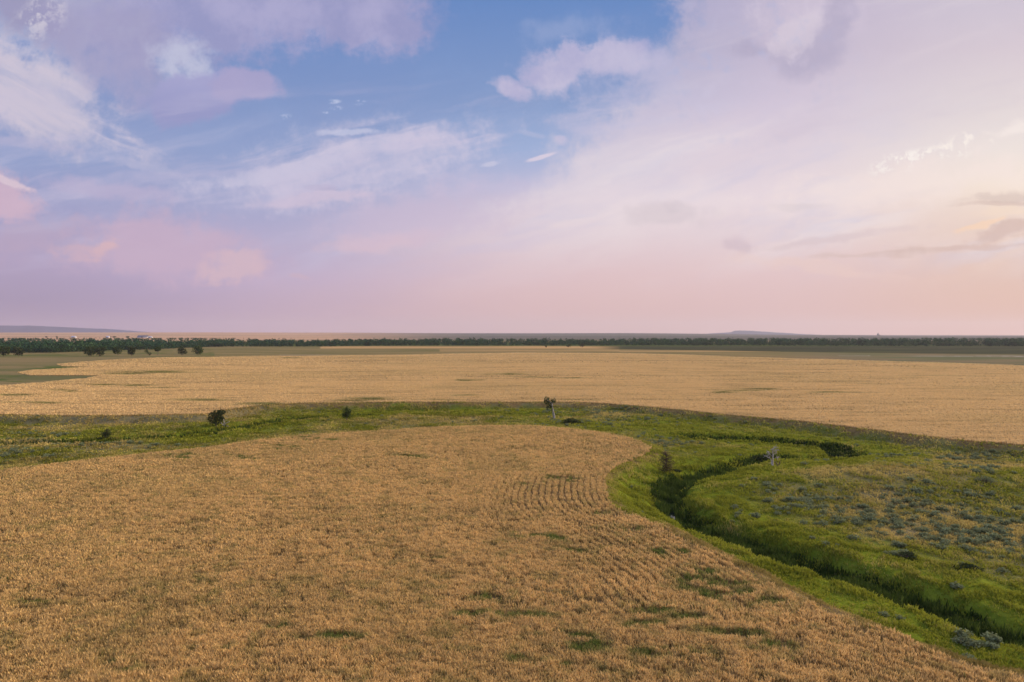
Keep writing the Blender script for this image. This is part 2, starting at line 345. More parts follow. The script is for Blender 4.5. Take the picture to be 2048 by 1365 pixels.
def terrain(x, y, q=None):
    d, dn, df, c1, c2, c3 = q if q is not None else fields(x, y)
    dm = np.minimum(dn, df)
    valley = 1 - sst(y, 300, 380)
    wob = (fbm(x, y, 9, 3, 5) - .5)
    und = (fbm(x, y, 34, 3, 11) - .5) * 1.5 + (fbm(x, y, 8, 3, 12) - .5) * .45
    m = ME + und * sst(dm, 3, 16)
    # hummocky rise on the right-hand meadow
    hx, hy = at(1890, 960, ME); m = m + 1.5 * np.exp(-(((x - hx) / 30) ** 2 + ((y - hy) / 16) ** 2))
    hx, hy = at(1700, 975, ME); m = m + .9 * np.exp(-(((x - hx) / 26) ** 2 + ((y - hy) / 9) ** 2))
    m = m - .9 * np.exp(-(c3 / 7) ** 2)
    w1 = 3.0 + wob * 2.2
    m = m * 1.0 - 1.9 * np.exp(-(c1 / w1) ** 4) - .5 * np.exp(-(c1 / 9) ** 2) - 1.2 * np.exp(-(c2 / (2.2 + wob)) ** 4) - .5 * np.exp(-(c2 / 8) ** 2)
    lx, ly = at(1678, 904, ME); m = m - 1.5 * np.exp(-(((x - lx) / 3.4) ** 2 + ((y - ly) / 6.5) ** 2) ** 2)
    z = m * sst(dm + wob * 3, .3, 6.0) * valley
    # green pocket beyond the far wheat at the left
    gx, gy = at(40, 757, 0); z = z - 1.6 * np.exp(-(((x - gx) / 60) ** 2 + ((y - gy) / 22) ** 2)) * sst(df, 0, 8)
    z = z + (fbm(x, y, 60, 3, 21) - .5) * 1.2 * (1 - sst(y, -100, 200)) * 0 + (fbm(x, y, 140, 3, 22) - .5) * 1.6 * sst(d, 330, 700) * (1 - sst(d, 1800, 2200))
    # rising country beyond the woods
    px = 1024 + F * x / np.maximum(y, 1)
    ys = np.interp(px, [a for a, b in SKYL], [b for a, b in SKYL])
    t = np.clip(np.log(np.maximum(d, 1) / 2300) / math.log(8000 / 2300), 0, 1)
    y0 = 677.0
    fold = (fbm(x, y, 900, 4, 31) - .5) * 3.0 * t * (1 - t) * 2
    yy = y0 + (ys - y0) * t + fold
    zf = H - (yy - YH) / F * np.minimum(d, 8000)
    zf = np.where(y > 0, zf, 12)
    return z * (1 - sst(d, 1700, 2400)) + zf * sst(d, 1700, 2400)

def link(o, parent=None):
    COL.objects.link(o)
    if parent is not None: o.parent = parent
    return o
def mesh_np(name, V, faces, mat, attrs=None, smooth_=False, parent=None, nper=4):
    me = bpy.data.meshes.new(name)
    V = np.ascontiguousarray(V, np.float32); faces = np.ascontiguousarray(faces, np.int32).ravel()
    nf = len(faces) // nper
    me.vertices.add(len(V)); me.vertices.foreach_set('co', V.ravel())
    me.loops.add(len(faces)); me.loops.foreach_set('vertex_index', faces)
    me.polygons.add(nf); me.polygons.foreach_set('loop_start', np.arange(nf, dtype=np.int32) * nper)
    try: me.polygons.foreach_set('loop_total', np.full(nf, nper, np.int32))
    except Exception: pass
    if smooth_: me.polygons.foreach_set('use_smooth', np.ones(nf, bool))
    for k, a in (attrs or {}).items():
        at_ = me.attributes.new(k, 'FLOAT', 'POINT'); at_.data.foreach_set('value', np.ascontiguousarray(a, np.float32))
    me.update(calc_edges=True); me.validate() if False else None
    if mat: me.materials.append(mat)
    return link(bpy.data.objects.new(name, me), parent)
def tag(o, label=None, cat=None, group=None, kind=None):
    if label: o['label'] = label
    if cat: o['category'] = cat
    if group: o['group'] = group
    if kind: o['kind'] = kind
    return o

# ------------------------------------------------------------------ materials
def mat_new(name):
    m = bpy.data.materials.new(name); m.use_nodes = True; m.node_tree.nodes.clear(); S.nt = m.node_tree
    return m
def attr(name):
    n = S.nt.nodes.new('ShaderNodeAttribute'); n.attribute_name = name; return S(n.outputs['Fac'])
def pos():
    n = S.nt.nodes.new('ShaderNodeNewGeometry'); return n.outputs['Position']
def vmul(v, xyz):
    n = S.nt.nodes.new('ShaderNodeVectorMath'); n.operation = 'MULTIPLY'; S.nt.links.new(v, n.inputs[0]); n.inputs[1].default_value = xyz; return n.outputs[0]
def finish(color, rough=.9, trans=0.0, bump=None, bstr=.5, bdist=.1, spec=.1):
    nt = S.nt
    out = nt.nodes.new('ShaderNodeOutputMaterial')
    if trans > 0:
        a = nt.nodes.new('ShaderNodeBsdfDiffuse'); t = nt.nodes.new('ShaderNodeBsdfTranslucent'); m = nt.nodes.new('ShaderNodeMixShader')
        m.inputs[0].default_value = trans
        for s in (a, t):
            if isinstance(color, tuple): s.inputs[0].default_value = color
            else: nt.links.new(color, s.inputs[0])
        nt.links.new(a.outputs[0], m.inputs[1]); nt.links.new(t.outputs[0], m.inputs[2]); nt.links.new(m.outputs[0], out.inputs[0])
        return
    p = nt.nodes.new('ShaderNodeBsdfPrincipled')
    if isinstance(color, tuple): p.inputs['Base Color'].default_value = color
    else: nt.links.new(color, p.inputs['Base Color'])
    p.inputs['Roughness'].default_value = rough; p.inputs['Specular IOR Level'].default_value = spec
    if bump is not None:
        b = nt.nodes.new('ShaderNodeBump'); b.inputs['Strength'].default_value = bstr; b.inputs['Distance'].default_value = bdist
        nt.links.new(bump.v, b.inputs['Height']); nt.links.new(b.outputs[0], p.inputs['Normal'])
    nt.links.new(p.outputs[0], out.inputs[0])
# plant colours (linear albedo)
GREEN, OLIVE, DRY, STRAW, SOIL = (.125, .14, .022, 1), (.20, .175, .050, 1), (.30, .215, .095, 1), (.56, .335, .135, 1), (.20, .115, .055, 1)

def mat_ground():
    m = mat_new('ground_cover'); p = pos()
    n1 = noise(p, .9, 5, .65); n2 = noise(p, .12, 5, .6); n3 = noise(p, .03, 4, .55); n4 = noise(p, 4.0, 4, .7)
    dry, lush, wheat, soil = attr('dry'), attr('lush'), attr('wheat'), attr('soil')
    g = mixc(smooth(n2 + (n1 - .5) * .5, .35, .68), GREEN, OLIVE)
    g = mixc(smooth(n1 + n4 * .3, .55, .85), g, (.20, .19, .055, 1))
    g = mixc(smooth(lush + (n2 - .5) * .4, .2, .8), g, mixc(smooth(n1, .35, .7), (.12, .155, .013, 1), (.195, .225, .020, 1)))
    d = mixc(smooth(n1, .3, .7), (.24,.185,.085,1), (.16, .145, .06, 1))
    d = mixc(smooth(n4, .55, .75), d, (.15, .16, .09, 1))
    g = mixc(smooth(dry + (n2 - .5) * .7 + (n1 - .5) * .4, .25, .85), g, d)
    g = mixc(soil, g, mixc(smooth(n1, .3, .7), (.145, .085, .032, 1), (.22, .15, .060, 1)))
    w = mixc(smooth(n1 + n4 * .4 - .2, .35, .6), (.13, .09, .035, 1), (.27, .175, .070, 1))
    g = mixc(wheat, g, w)
    # country beyond the far wheat: stubble, summer fallow, crops, alkali flats
    ps = vmul(p, (.25, 1.0, 1.0))
    s1 = noise(ps, .020, 4, .6); s2 = noise(p, .006, 4, .6)
    far = mixc(smooth(s1, .42, .62), (.235, .180, .075, 1), (.150, .135, .050, 1))
    far = mixc(attr('gold'), far, mixc(smooth(s1, .35, .7), (.52, .32, .125, 1), (.40, .26, .11, 1)))
    far = mixc(attr('crop'), far, mixc(smooth(s1, .42, .6), (.052, .055, .032, 1), (.075, .080, .036, 1)))
    far = mixc(attr('brown'), far, mixc(smooth(s1, .4, .62), (.215, .165, .085, 1), (.14, .145, .065, 1)))
    far = mixc(attr('bright'), far, (.085, .115, .030, 1))
    far = mixc(attr('flat') * .6, far, (.46, .42, .36, 1))
    # hills: bands of stubble and range
    pb = vmul(p, (.10, 1.0, 1.0))
    hb = noise(pb, .0016, 3, .6); hb2 = noise(pb, .006, 3, .55)
    tan = mixc(smooth(hb, .56, .63), (.50, .32, .19, 1), (.24, .19, .10, 1))
    tan = mixc(smooth(hb2, .60, .66) * .8, tan, (.16, .14, .08, 1))
    rng_ = mixc(smooth(hb, .44, .60), (.070, .095, .085, 1), (.15, .15, .12, 1))
    hc = mixc(attr('tan'), rng_, tan)
    far = mixc(attr('hill'), far, hc)
    g = mixc(attr('far'), g, far)
    g = mixc((n4 - .5) * .5 + .12, g, (0, 0, 0, 1))
    finish(g, 1.0, bump=n1 * .6 + n4 * .25, bstr=.5, bdist=.5, spec=0.0)
    return m
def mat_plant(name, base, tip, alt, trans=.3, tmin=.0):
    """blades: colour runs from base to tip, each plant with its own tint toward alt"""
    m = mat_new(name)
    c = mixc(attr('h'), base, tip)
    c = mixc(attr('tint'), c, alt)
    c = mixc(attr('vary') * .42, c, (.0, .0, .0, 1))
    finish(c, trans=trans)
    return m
M_ground = mat_ground()
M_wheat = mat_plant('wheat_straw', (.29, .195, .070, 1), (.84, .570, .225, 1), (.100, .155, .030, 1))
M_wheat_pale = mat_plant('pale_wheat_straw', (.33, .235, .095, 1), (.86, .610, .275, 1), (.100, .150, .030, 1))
M_grass = mat_plant('meadow_grass', (.125, .138, .013, 1), (.335, .350, .038, 1), (.54, .41, .13, 1))
M_reed = mat_plant('bank_reeds', (.022, .040, .008, 1), (.055, .088, .018, 1), (.13, .17, .03, 1))
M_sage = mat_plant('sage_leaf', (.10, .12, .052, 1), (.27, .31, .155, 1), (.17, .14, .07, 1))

# ------------------------------------------------------------------ ground
def build_ground():
    az = np.concatenate([np.linspace(-180, -50, 40)[:-1], np.linspace(-50, 50, 801)[:-1], np.linspace(50, 180, 41)[:-1]])
    rr = [1.5]
    while rr[-1] < 16500:
        D = rr[-1]
        if D < 36: st = 4.0
        elif D < 330: st = max(.22, D * D / 36000)
        else: st = max(3.0, D * .011) if D < 2600 else D * .02
        rr.append(D + st)
    rr = np.array(rr); na, nr = len(az), len(rr)
    A, D = np.meshgrid(np.radians(az), rr)
    x, y = (D * np.sin(A)).ravel(), (D * np.cos(A)).ravel()
    q = fields(x, y); d, dn, df, c1, c2, c3 = q
    z = terrain(x, y, q)
    px, py = pix(x, y, 0.0)
    front = y > 40
    valley = 1 - sst(y, 300, 380)
    z = z + (fbm(x, y, 1.6, 3, 41) - .5) * .30 * valley * (np.minimum(dn, df) > 0)
    wheat = np.clip(1 - sst(np.minimum(dn, df), -.6, .3), 0, 1)
    dm = np.minimum(dn, df); cc = np.minimum(np.minimum(c1, c2 * 1.1), c3)
    lush = 1 - sst(cc, 3, 22)
    pxm, pym = pix(x, y, ME)
    n = fbm(x, y, 14, 4, 51)
    dry = dryness(x, y, pxm, pym, dm, cc, n)
    soil = sst(df + (fbm(x, y, 3, 3, 53) - .5) * 3, -.5, .6) * (1 - sst(df + (fbm(x, y, 6, 3, 54) - .5) * 9, 1.2, 4)) * (px > 560) * valley * .9
    soil = np.maximum(soil, sst(dn, -.5, .4) * (1 - sst(dn + (n - .5) * 5, .8, 3.0)) * (x > 0) * (y < 150) * .8)
    far = sst(y, 300, 330) * (df > 0) * (1 - wheat)
    def band(t, b, f=1.0): return sst(py, t - f, t + f) * (1 - sst(py, b - f, b + f))
    wv = (fbm(x, y, 220, 3, 61) - .5) * 3
    gold = (band(692.8, 697.5) * ((px > 640) & (px < 1240)) * .9 + band(699.5, 703.5, .8) * (px > 880) * (px < 1240) * .5 + band(701, 704.5) * (px > 1240) * (px < 1560) * .5)
    edge_l = np.interp(px, [1150, 1300, 1500, 1700, 2048, 3000], [696, 700.5, 703, 706, 709.5, 716])
    crop = sst(px, 1170, 1260) * band(691, edge_l, .8)
    bright = np.clip((1 - sst(py, 691.0, 694.5)) * (py > 680) * (d < 1900), 0, 1)
    bright = np.maximum(bright, (px < 430) * band(700, 714, 3) * .55 * (fbm(x, y, 40, 3, 63) > .48))
    bright = np.maximum(bright, np.maximum(np.exp(-(((px + 10) / 75) ** 4 + ((py - 757) / 6) ** 2)), np.exp(-(((px - 120) / 70) ** 4 + ((py - 735) / 4) ** 2))) * sst(fbm(x, y, 12, 3, 68), .3, .5))
    brown = sst(px, 1500, 1700) * sst(py, edge_l, edge_l + 1.5) * (py < 735)
    brown = np.maximum(brown, (px < 400) * sst(py, 712, 718) * .4)
    fl = (fbm(x * .18, y, 26, 3, 65) > .55) * (band(711.8, 714.6, .5) * sst(px, 1790, 1860) * .9 + band(710.2, 712.2, .6) * (px > 1670) * (px < 1740) + band(709, 713, .8) * (px > 560) * (px < 720) * .15)
    hill = sst(d, 1850, 2300); tan = np.clip(1 - sst(px, 560, 980) + .12, 0, 1)
    attrs = dict(dry=dry, lush=lush, wheat=wheat, soil=np.clip(soil, 0, 1), far=far, gold=gold * front, crop=crop * front, bright=bright * front, brown=brown * front, flat=fl * front, hill=hill, tan=tan)
    V = np.stack([x, y, z], 1)
    V = np.concatenate([V, [[0, 0, 0]]]); attrs = {k: np.append(a * 1.0, 0) for k, a in attrs.items()}
    i = np.arange(nr - 1)[:, None] * na; j = np.arange(na)[None, :]; j2 = (j + 1) % na
    Fq = np.stack([i + j, i + na + j, i + na + j2, i + j2], -1).reshape(-1, 4)[:, ::-1]
    o = mesh_np('ground', V, Fq, M_ground, attrs, smooth_=True)
    tag(o, kind='structure')
    return o
def dryness(x, y, px, py, dm, cc, n):
    """where the meadow grass is bleached: rises, field margins, the right-hand flat"""
    d = sst(cc, 8, 30) * .30 + .10 * (px < 900)
    d = d + (1 - sst(dm, 1.5, 7)) * .45 * (1 - .6 * (px > 1200) * (py < 930) )
    d = d + (1 - sst(dm, 3.0, 6.5)) * (px > 1330) * (py > 1050) * 1.1
    def b(cx, cy, rx, ry, k): return k * np.exp(-(((px - cx) / rx) ** 2 + ((py - cy) / ry) ** 2))
    d = d + b(1830, 1040, 260, 110, .34) + b(1900, 925, 200, 28, .3) + b(1330, 882, 110, 12, .6) + b(1700, 960, 160, 20, .25) + b(1790, 1065, 60, 14, .5) + b(1980, 1130, 160, 60, .2)
    d = d + b(180, 893, 160, 8, .7) + b(20, 905, 120, 20, .25) + b(1000, 838, 200, 6, .3) + b(860, 843, 200, 10, .25) + b(1200, 832, 160, 8, .5) + b(420, 832, 120, 8, .6) + b(60, 880, 90, 6, .5) + b(130, 855, 120, 10, .15)
    d = d - b(1640, 1000, 300, 16, .0) - b(1560, 935, 200, 14, .3) - b(1800, 905, 220, 9, .4) - b(1960, 1190, 160, 22, .4) - b(1260, 1000, 60, 50, .5) - b(1450, 1000, 80, 20, .25)
    return np.clip(d + (n - .5) * .8, 0, 1.2)
ground = build_ground()

# creek water
def build_water(name, pts, w, z, label=None):
    pts = [np.array(p) for p in pts]; V = []; Fq = []
    for i, p in enumerate(pts):
        a = pts[max(i - 1, 0)]; b = pts[min(i + 1, len(pts) - 1)]; t = (b - a) / (np.linalg.norm(b - a) + 1e-9); nrm = np.array((-t[1], t[0]))
        ww = w * (1 + .25 * math.sin(i * 1.3))
        V += [(*(p - nrm * ww), z), (*(p + nrm * ww), z)]
        if i: k = 2 * i; Fq.append((k - 2, k - 1, k + 1, k)[::-1])
    m = bpy.data.materials.get('creek_water')
    if m is None:
        m = mat_new('creek_water'); n = noise(pos(), 2.5, 3, .5)
        finish((.012, .018, .014, 1), rough=.04, bump=n, bstr=.08, bdist=.05, spec=.6)
    return tag(mesh_np(name, np.array(V), np.array(Fq), m), kind='structure')
build_water('water', CK1, 1.3, ME - 1.98)
build_water('water', CK2, 1.3, ME - 1.35)

# ------------------------------------------------------------------ blades
def sample_ring(r0, r1, dens, az=41.5):
    a = R(az); n = int(dens * a * (r1 * r1 - r0 * r0))
    A = rng.uniform(-a, a, n); D = np.sqrt(rng.uniform(r0 * r0, r1 * r1, n))
    return D * np.sin(A), D * np.cos(A)
def blades(x, y, z, h, w, lean, tint, vary, top=.78):
    """one kite-shaped blade / seed head per point; returns vertices and attributes"""
    n = len(x); f = rng.uniform(0, 2 * math.pi, n); cx, cy = np.cos(f), np.sin(f)
    la = rng.uniform(0, 2 * math.pi, n); lx, ly = np.cos(la) * lean * h, np.sin(la) * lean * h
    V = np.zeros((n, 4, 3)); V[:, 0] = np.stack([x, y, z - .05], 1)
    V[:, 2] = np.stack([x + lx, y + ly, z + h], 1)
    V[:, 1] = np.stack([x + lx * .55 + cx * w, y + ly * .55 + cy * w, z + h * top], 1)
    V[:, 3] = np.stack([x + lx * .55 - cx * w, y + ly * .55 - cy * w, z + h * (top - .1)], 1)
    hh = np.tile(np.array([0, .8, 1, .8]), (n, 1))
    return V.reshape(-1, 3), hh.ravel(), np.repeat(tint, 4), np.repeat(vary, 4)
def emit(name, packs, mat):
    V = np.concatenate([p[0] for p in packs]); h = np.concatenate([p[1] for p in packs]); t = np.concatenate([p[2] for p in packs]); v = np.concatenate([p[3] for p in packs])
    return mesh_np(name, V, np.arange(len(V)), mat, dict(h=h, tint=t, vary=v))

weed_px = [(1098, 1076, 30, 7), (1120, 1105, 24, 8), (1060, 1073, 22, 5), (1165, 1098, 26, 4), (1130, 1268, 55, 12), (1170, 1290, 45, 12), (985, 1193, 34, 5), (955, 1222, 26, 5), (1040, 1225, 40, 6), (1290, 1215, 40, 8),
    (1400, 1165, 45, 14), (1450, 1185, 40, 14), (1470, 1160, 40, 8), (1420, 1140, 30, 6), (1540, 1200, 34, 9), (1300, 1240, 30, 12), (880, 1110, 30, 3), (1110, 953, 26, 3), (1140, 957, 20, 3), (1065, 968, 18, 2), (1275, 905, 18, 3), (1253, 915, 14, 2),
    (480, 911, 30, 2), (365, 911, 36, 3), (560, 888, 40, 3), (650, 875, 40, 2), (1100, 1325, 30, 6), (1180, 1340, 40, 6), (1030, 1320, 20, 8), (830, 911, 26, 3), (1240, 1055, 30, 6), (1200, 1020, 24, 5), (1350, 1100, 30, 6), (1380, 1230, 30, 8), (1460, 1260, 50, 8), (1540, 1290, 50, 8), (1330, 1300, 60, 8), (240, 1330, 40, 8), (420, 1290, 40, 6), (560, 1250, 40, 5), (660, 1270, 60, 5), (60, 1200, 26, 4)]
farweed_px = [(315, 744, 70, 1.6), (250, 747, 50, 1.3), (200, 769, 30, 1.5), (145, 782, 14, 1.6), (110, 780, 16, 1.4), (320, 775, 30, 1.), (270, 770, 34, 1.4), (745, 797, 40, 2.), (700, 801, 26, 1.4), (925, 791, 20, 1.2), (880, 800, 34, 1.2), (935, 761, 26, 1.), (1010, 749, 30, 1.), (1060, 754, 30, .9), (1125, 756, 34, .9),
    (1455, 784, 22, 1.2), (1530, 778, 26, 1.3), (1500, 781, 60, .8), (1660, 785, 36, 1.1), (1150, 800, 30, 1.), (400, 800, 40, 2.), (580, 716, 12, .8), (520, 808, 50, 3.), (70, 805, 40, 1.3), (30, 790, 30, 1.5)]
def spots(px, py, lst):
    r = np.zeros(px.shape)
    for cx, cy, rx, ry in lst: r = np.maximum(r, np.exp(-(((px - cx) / rx) ** 2 + ((py - cy) / ry) ** 2)))
    return r
def wheat_near():
    packs = []
    for r0, r1, dens, w, hs in ((36, 62, 200, .025, 1), (62, 85, 135, .033, 1), (85, 125, 80, .046, 1.), (125, 200, 38, .074, 1.)):
        x, y = sample_ring(r0, r1, dens)
        dn = sdf(x, y, NEAR)
        px, py = pix(x, y, .5)
        clump = fbm(x, y, .50, 3, 71); mid = fbm(x, y, 2.2, 3, 73); big = fbm(x, y, 16, 3, 75)
        # drilled rows follow the headland
        rowzone = (1 - sst(-dn, 20, 42)) * np.clip(np.exp(-(((px - 1095) / 140) ** 4 + ((py - 990) / 60) ** 4)) + .85 * np.exp(-(((px - 1200) / 120) ** 4 + ((py - 886) / 14) ** 4)) + 1.0 * (px > 1130) * (py > 985) * (1 - sst(-dn, 10, 34)) * sst(fbm(x, y, 9, 2, 85), .22, .5), 0, 1)
        row = np.cos(2 * math.pi * (-dn + (mid - .5) * .18) / 1.02)
        lines = np.sin(2 * math.pi * (y + .04 * x + (mid - .5) * .5) / .95)
        wd = np.clip(spots(px + (fbm(x, y, 3, 3, 78) - .5) * 90, py + (fbm(x, y, 3, 3, 79) - .5) * 22, weed_px) * 1.4 * sst(fbm(x * .6, y, 1.1, 3, 80), .36, .56), 0, 1)
        gap = .415 - .12 * sst(big, .3, .7) + wd * .08
        cl = clump * .56 + mid * .24 + fbm(x * .25, y, 1.5, 3, 84) * .20
        keep = sst(cl + .085 * lines * (1 - rowzone) * sst(fbm(x, y, 11, 2, 86), .3, .6), gap - .07, gap + .10)
        keep = np.maximum(keep, .06) * (1 - rowzone * sst(-row, -.3, .4) * .93)
        rag = (fbm(x, y, 4, 3, 87) - .5) * 3.4 * ((px > 1250) & (py > 1000)) + (mid - .5) * 1.2
        keep *= (dn + rag < -.1)
        keep *= 1 - .15 * wd
        k = rng.uniform(0, 1, len(x)) < keep
        x, y, dn, px, py, clump, mid, big, wd, keep, cl = [a[k] for a in (x, y, dn, px, py, clump, mid, big, wd, keep, cl)]
        n = len(x)
        h = (.46 + .75 * (cl - .38)).clip(.25, 1) * rng.uniform(.75, 1.18, n) * hs * (1 - .2 * wd)
        green = np.clip(wd * 1.8 + (rng.uniform(0, 1, n) < .02 + .05 * sst(fbm(x, y, 5, 2, 81), .55, .75)) * .8, 0, 1) * rng.uniform(.55, 1, n)
        green += .42 * sst(fbm(x, y, 1.3, 3, 89), .56, .70) * rng.uniform(.3, 1, n) + .10 * sst(big, .55, .75) + .12 * (rng.uniform(0, 1, n) ** 3) * (px < 300)
        vary = rng.uniform(0, 1, n) ** 1.6 * .75 + .2 * (1 - sst(cl, .35, .65)) + .5 * (fbm(x, y, 6, 3, 88) - .5) + .6 * (fbm(x, y, .9, 3, 90) - .5)
        vary = np.clip(vary, 0, 1) * (1 - .8 * wd)
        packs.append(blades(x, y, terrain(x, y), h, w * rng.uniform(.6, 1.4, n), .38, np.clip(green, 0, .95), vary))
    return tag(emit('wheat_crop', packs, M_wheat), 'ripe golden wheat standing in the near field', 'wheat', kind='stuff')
def wheat_far():
    packs = []
    for r0, r1, dens, w, hs in ((150, 240, 14, .12, 1), (240, 380, 6.5, .19, 1), (380, 600, 2.4, .29, 1.), (600, 1000, .7, .52, 1.)):
        x, y = sample_ring(r0, r1, dens)
        df = sdf(x, y, FAR); px, py = pix(x, y, .5)
        k0 = df < -.1; x, y, df, px, py = [a[k0] for a in (x, y, df, px, py)]
        sc = r0 / 150
        mid = fbm(x, y, 2.6 * sc, 3, 73); big = fbm(x * .5, y, 40, 3, 75)
        wd = spots(px + (fbm(x, y, 8, 3, 78) - .5) * 60, py + (fbm(x, y, 8, 3, 79) - .5) * 3, farweed_px)
        # lodged, wind-combed bands; drill lines run with the far bank
        ln = fbm(x * .22 + y * .05, y - .05 * x, 3.2 * sc, 3, 83)
        keep = sst(ln, .30, .50) * .7 + sst(mid, .3, .55) * .3
        keep *= 1 - .5 * wd
        keep = np.clip(keep + .5, 0, 1)
        k = rng.uniform(0, 1, len(x)) < keep
        x, y, px, mid, big, wd, ln = [a[k] for a in (x, y, px, mid, big, wd, ln)]
        n = len(x); h = (.55 + .4 * (ln - .4)) * rng.uniform(.8, 1.15, n)
        green = np.clip(wd * 1.25, 0, 1) * rng.uniform(.5, 1, n) + .08 * sst(big, .5, .7)
        vary = rng.uniform(0, 1, n) * .35 + .28 * (1 - sst(ln, .32, .5))
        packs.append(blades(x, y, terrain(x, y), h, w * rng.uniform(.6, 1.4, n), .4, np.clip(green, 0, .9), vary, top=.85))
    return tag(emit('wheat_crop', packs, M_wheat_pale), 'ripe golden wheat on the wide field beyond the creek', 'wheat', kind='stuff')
def grasses():
    packs, reeds, margin = [], [], []
    for r0, r1, dens, w, hg in ((40, 75, 60, .04, .30), (75, 120, 38, .058, .34), (120, 180, 16, .095, .38), (180, 300, 7.5, .15, .42)):
        x, y = sample_ring(r0, r1, dens)
        q = fields(x, y); d, dn, df, c1, c2, c3 = q; dm = np.minimum(dn, df)
        k0 = dm > -.2; x, y, d, dn, df, c1, c2, c3, dm = [a[k0] for a in (x, y, d, dn, df, c1, c2, c3, dm)]
        cc = np.minimum(np.minimum(c1, c2 * 1.1), c3); n_ = fbm(x, y, 14, 4, 51); px, py = pix(x, y, ME)
        dry = dryness(x, y, px, py, dm, cc, n_)
        cl = fbm(x, y, 1.8, 3, 91); m2 = fbm(x, y, 6, 3, 92)
        wet = np.minimum(c1, c2 + .4)
        keep = (.35 + .65 * sst(cl, .32, .55)) * (wet > 1.2)
        keep *= 1 - .5 * ((df > 0) & (df < 3) & (px > 560))
        k = rng.uniform(0, 1, len(x)) < keep
        X_, Y_, D_, C_, M_, L_, W_ = [a[k] for a in (x, y, dry, cl, m2, cc, dm)]
        n = len(X_); h = hg * (.45 + .8 * sst(C_, .3, .7)) * rng.uniform(.6, 1.4, n) * (1 + .5 * (L_ < 6))
        tint = np.clip(sst(D_ + (M_ - .5) * 1.1 + (fbm(X_, Y_, 1.2, 2, 94) - .5) * .5 + rng.normal(0, .14, n), .12, .95), 0, .95)
        vary = rng.uniform(0, 1, n) * .4 + .35 * (1 - sst(M_, .3, .6)) + .3 * sst(fbm(X_, Y_, 2.6, 3, 93), .52, .68) + .45 * (X_ < -5) * (1 - sst(L_, 2, 9) * .0) * sst(fbm(X_ * .3, Y_, 4, 3, 99), .3, .6)
        PX, PY = pix(X_, Y_, 0.); vary = np.clip(vary + .9 * (1 - sst(W_ + (M_ - .5) * 4, 2.5, 5.5)) * (PX > 1330) * (PY > 1050) * sst(C_, .25, .5), 0, 1.35)
        packs.append(blades(X_, Y_, terrain(X_, Y_), h, w * rng.uniform(.6, 1.5, n), .5, tint, vary))
    # dense dark herbage along the channels
    for r0, r1, dens, w in ((45, 90, 110, .058), (90, 140, 60, .085), (140, 240, 22, .14)):
        x, y = sample_ring(r0, r1, dens)
        q = fields(x, y); d, dn, df, c1, c2, c3 = q; c = np.minimum(c1, c2 + .7)
        k0 = (c < 7) & (np.minimum(dn, df) > 1); x, y, c, c1 = [a[k0] for a in (x, y, c, c1)]
        px, py = pix(x, y, ME - 1.5); cl = fbm(x, y, 2.2, 3, 95)
        pool = np.exp(-(((px - 1344) / 9) ** 2 + ((py - 1029) / 9) ** 2))
        # side of the channel away from the near field grows thickest
        pool2 = np.exp(-(((px - 1650) / 40) ** 2 + ((py - 918) / 5) ** 2))
        c = c - .15 * (py < 955) - .6 * ((py < 925) & (px > 1380)) + .75 * (py > 1000) - 3.0 * np.exp(-(((px - 1676) / 22) ** 2 + ((py - 908) / 8) ** 2))
        keep = (1 - sst(c + (cl - .5) * 2.4, 2.0, 3.6)) * sst(cl, .12, .30) * (pool < .35) * (1 - .8 * pool2)
        keep *= np.where(c < .9, .85, 1.0)
        k = rng.uniform(0, 1, len(x)) < keep
        x, y, c, cl = [a[k] for a in (x, y, c, cl)]; n = len(x)
        loopc = at(1678, 908, ME); loop = np.exp(-((x - loopc[0]) ** 2 + (y - loopc[1]) ** 2) / 15. ** 2)
        h = (.55 + .9 * sst(cl, .3, .7)) * rng.uniform(.6, 1.25, n) * (1 - .72 * loop)
        tint = (rng.uniform(0, 1, n) ** 2.5) * .8 * sst(cl, .3, .6)
        reeds.append(blades(x, y, terrain(x, y), h, w * rng.uniform(.6, 1.5, n), .35, tint, rng.uniform(0, .7, n), top=.6))
    tag(emit('grass', packs, M_grass), 'green and bleached grass covering the creek meadow', 'grass', kind='stuff')
    tag(emit('reeds', reeds, M_reed), 'dark dense reeds and herbage lining the creek banks', 'reeds', kind='stuff')
wheat_near(); wheat_far(); grasses()
#SPLIT

# ------------------------------------------------------------------ trees, shrubs, snags
def tube(pts, rad, k=6):
    """a tapered bent limb -> verts, quads"""
    V, Q = [], []; pts = [np.array(p, float) for p in pts]
    for i, p in enumerate(pts):
        t = pts[min(i + 1, len(pts) - 1)] - pts[max(i - 1, 0)]; t = t / (np.linalg.norm(t) + 1e-9)
        a = np.cross(t, (0.31, .95, .05)); a /= np.linalg.norm(a) + 1e-9; b = np.cross(t, a)
        for j in range(k):
            f = 2 * math.pi * j / k; V.append(p + rad[i] * (a * math.cos(f) + b * math.sin(f)))
        if i:
            for j in range(k):
                o = (i - 1) * k; Q.append((o + j, o + (j + 1) % k, o + k + (j + 1) % k, o + k + j))
    n = len(V); o = n - k
    Q.append((o, o + 1, o + 2, o + 3)); Q.append((o, o + 3, o + 4, o + 5)) if k == 6 else None
    return V, Q
class MB:
    def __init__(s): s.V, s.Q, s.h = [], [], []
    def add(s, VQ, h=0.5):
        V, Q = VQ; o = len(s.V); s.V += [tuple(v) for v in V]; s.Q += [tuple(i + o for i in q) for q in Q]; s.h += [h] * len(V)
    def build(s, name, mat, parent=None):
        o = mesh_np(name, np.array(s.V), np.array(s.Q), mat, dict(h=np.array(s.h)), parent=parent)
        return o
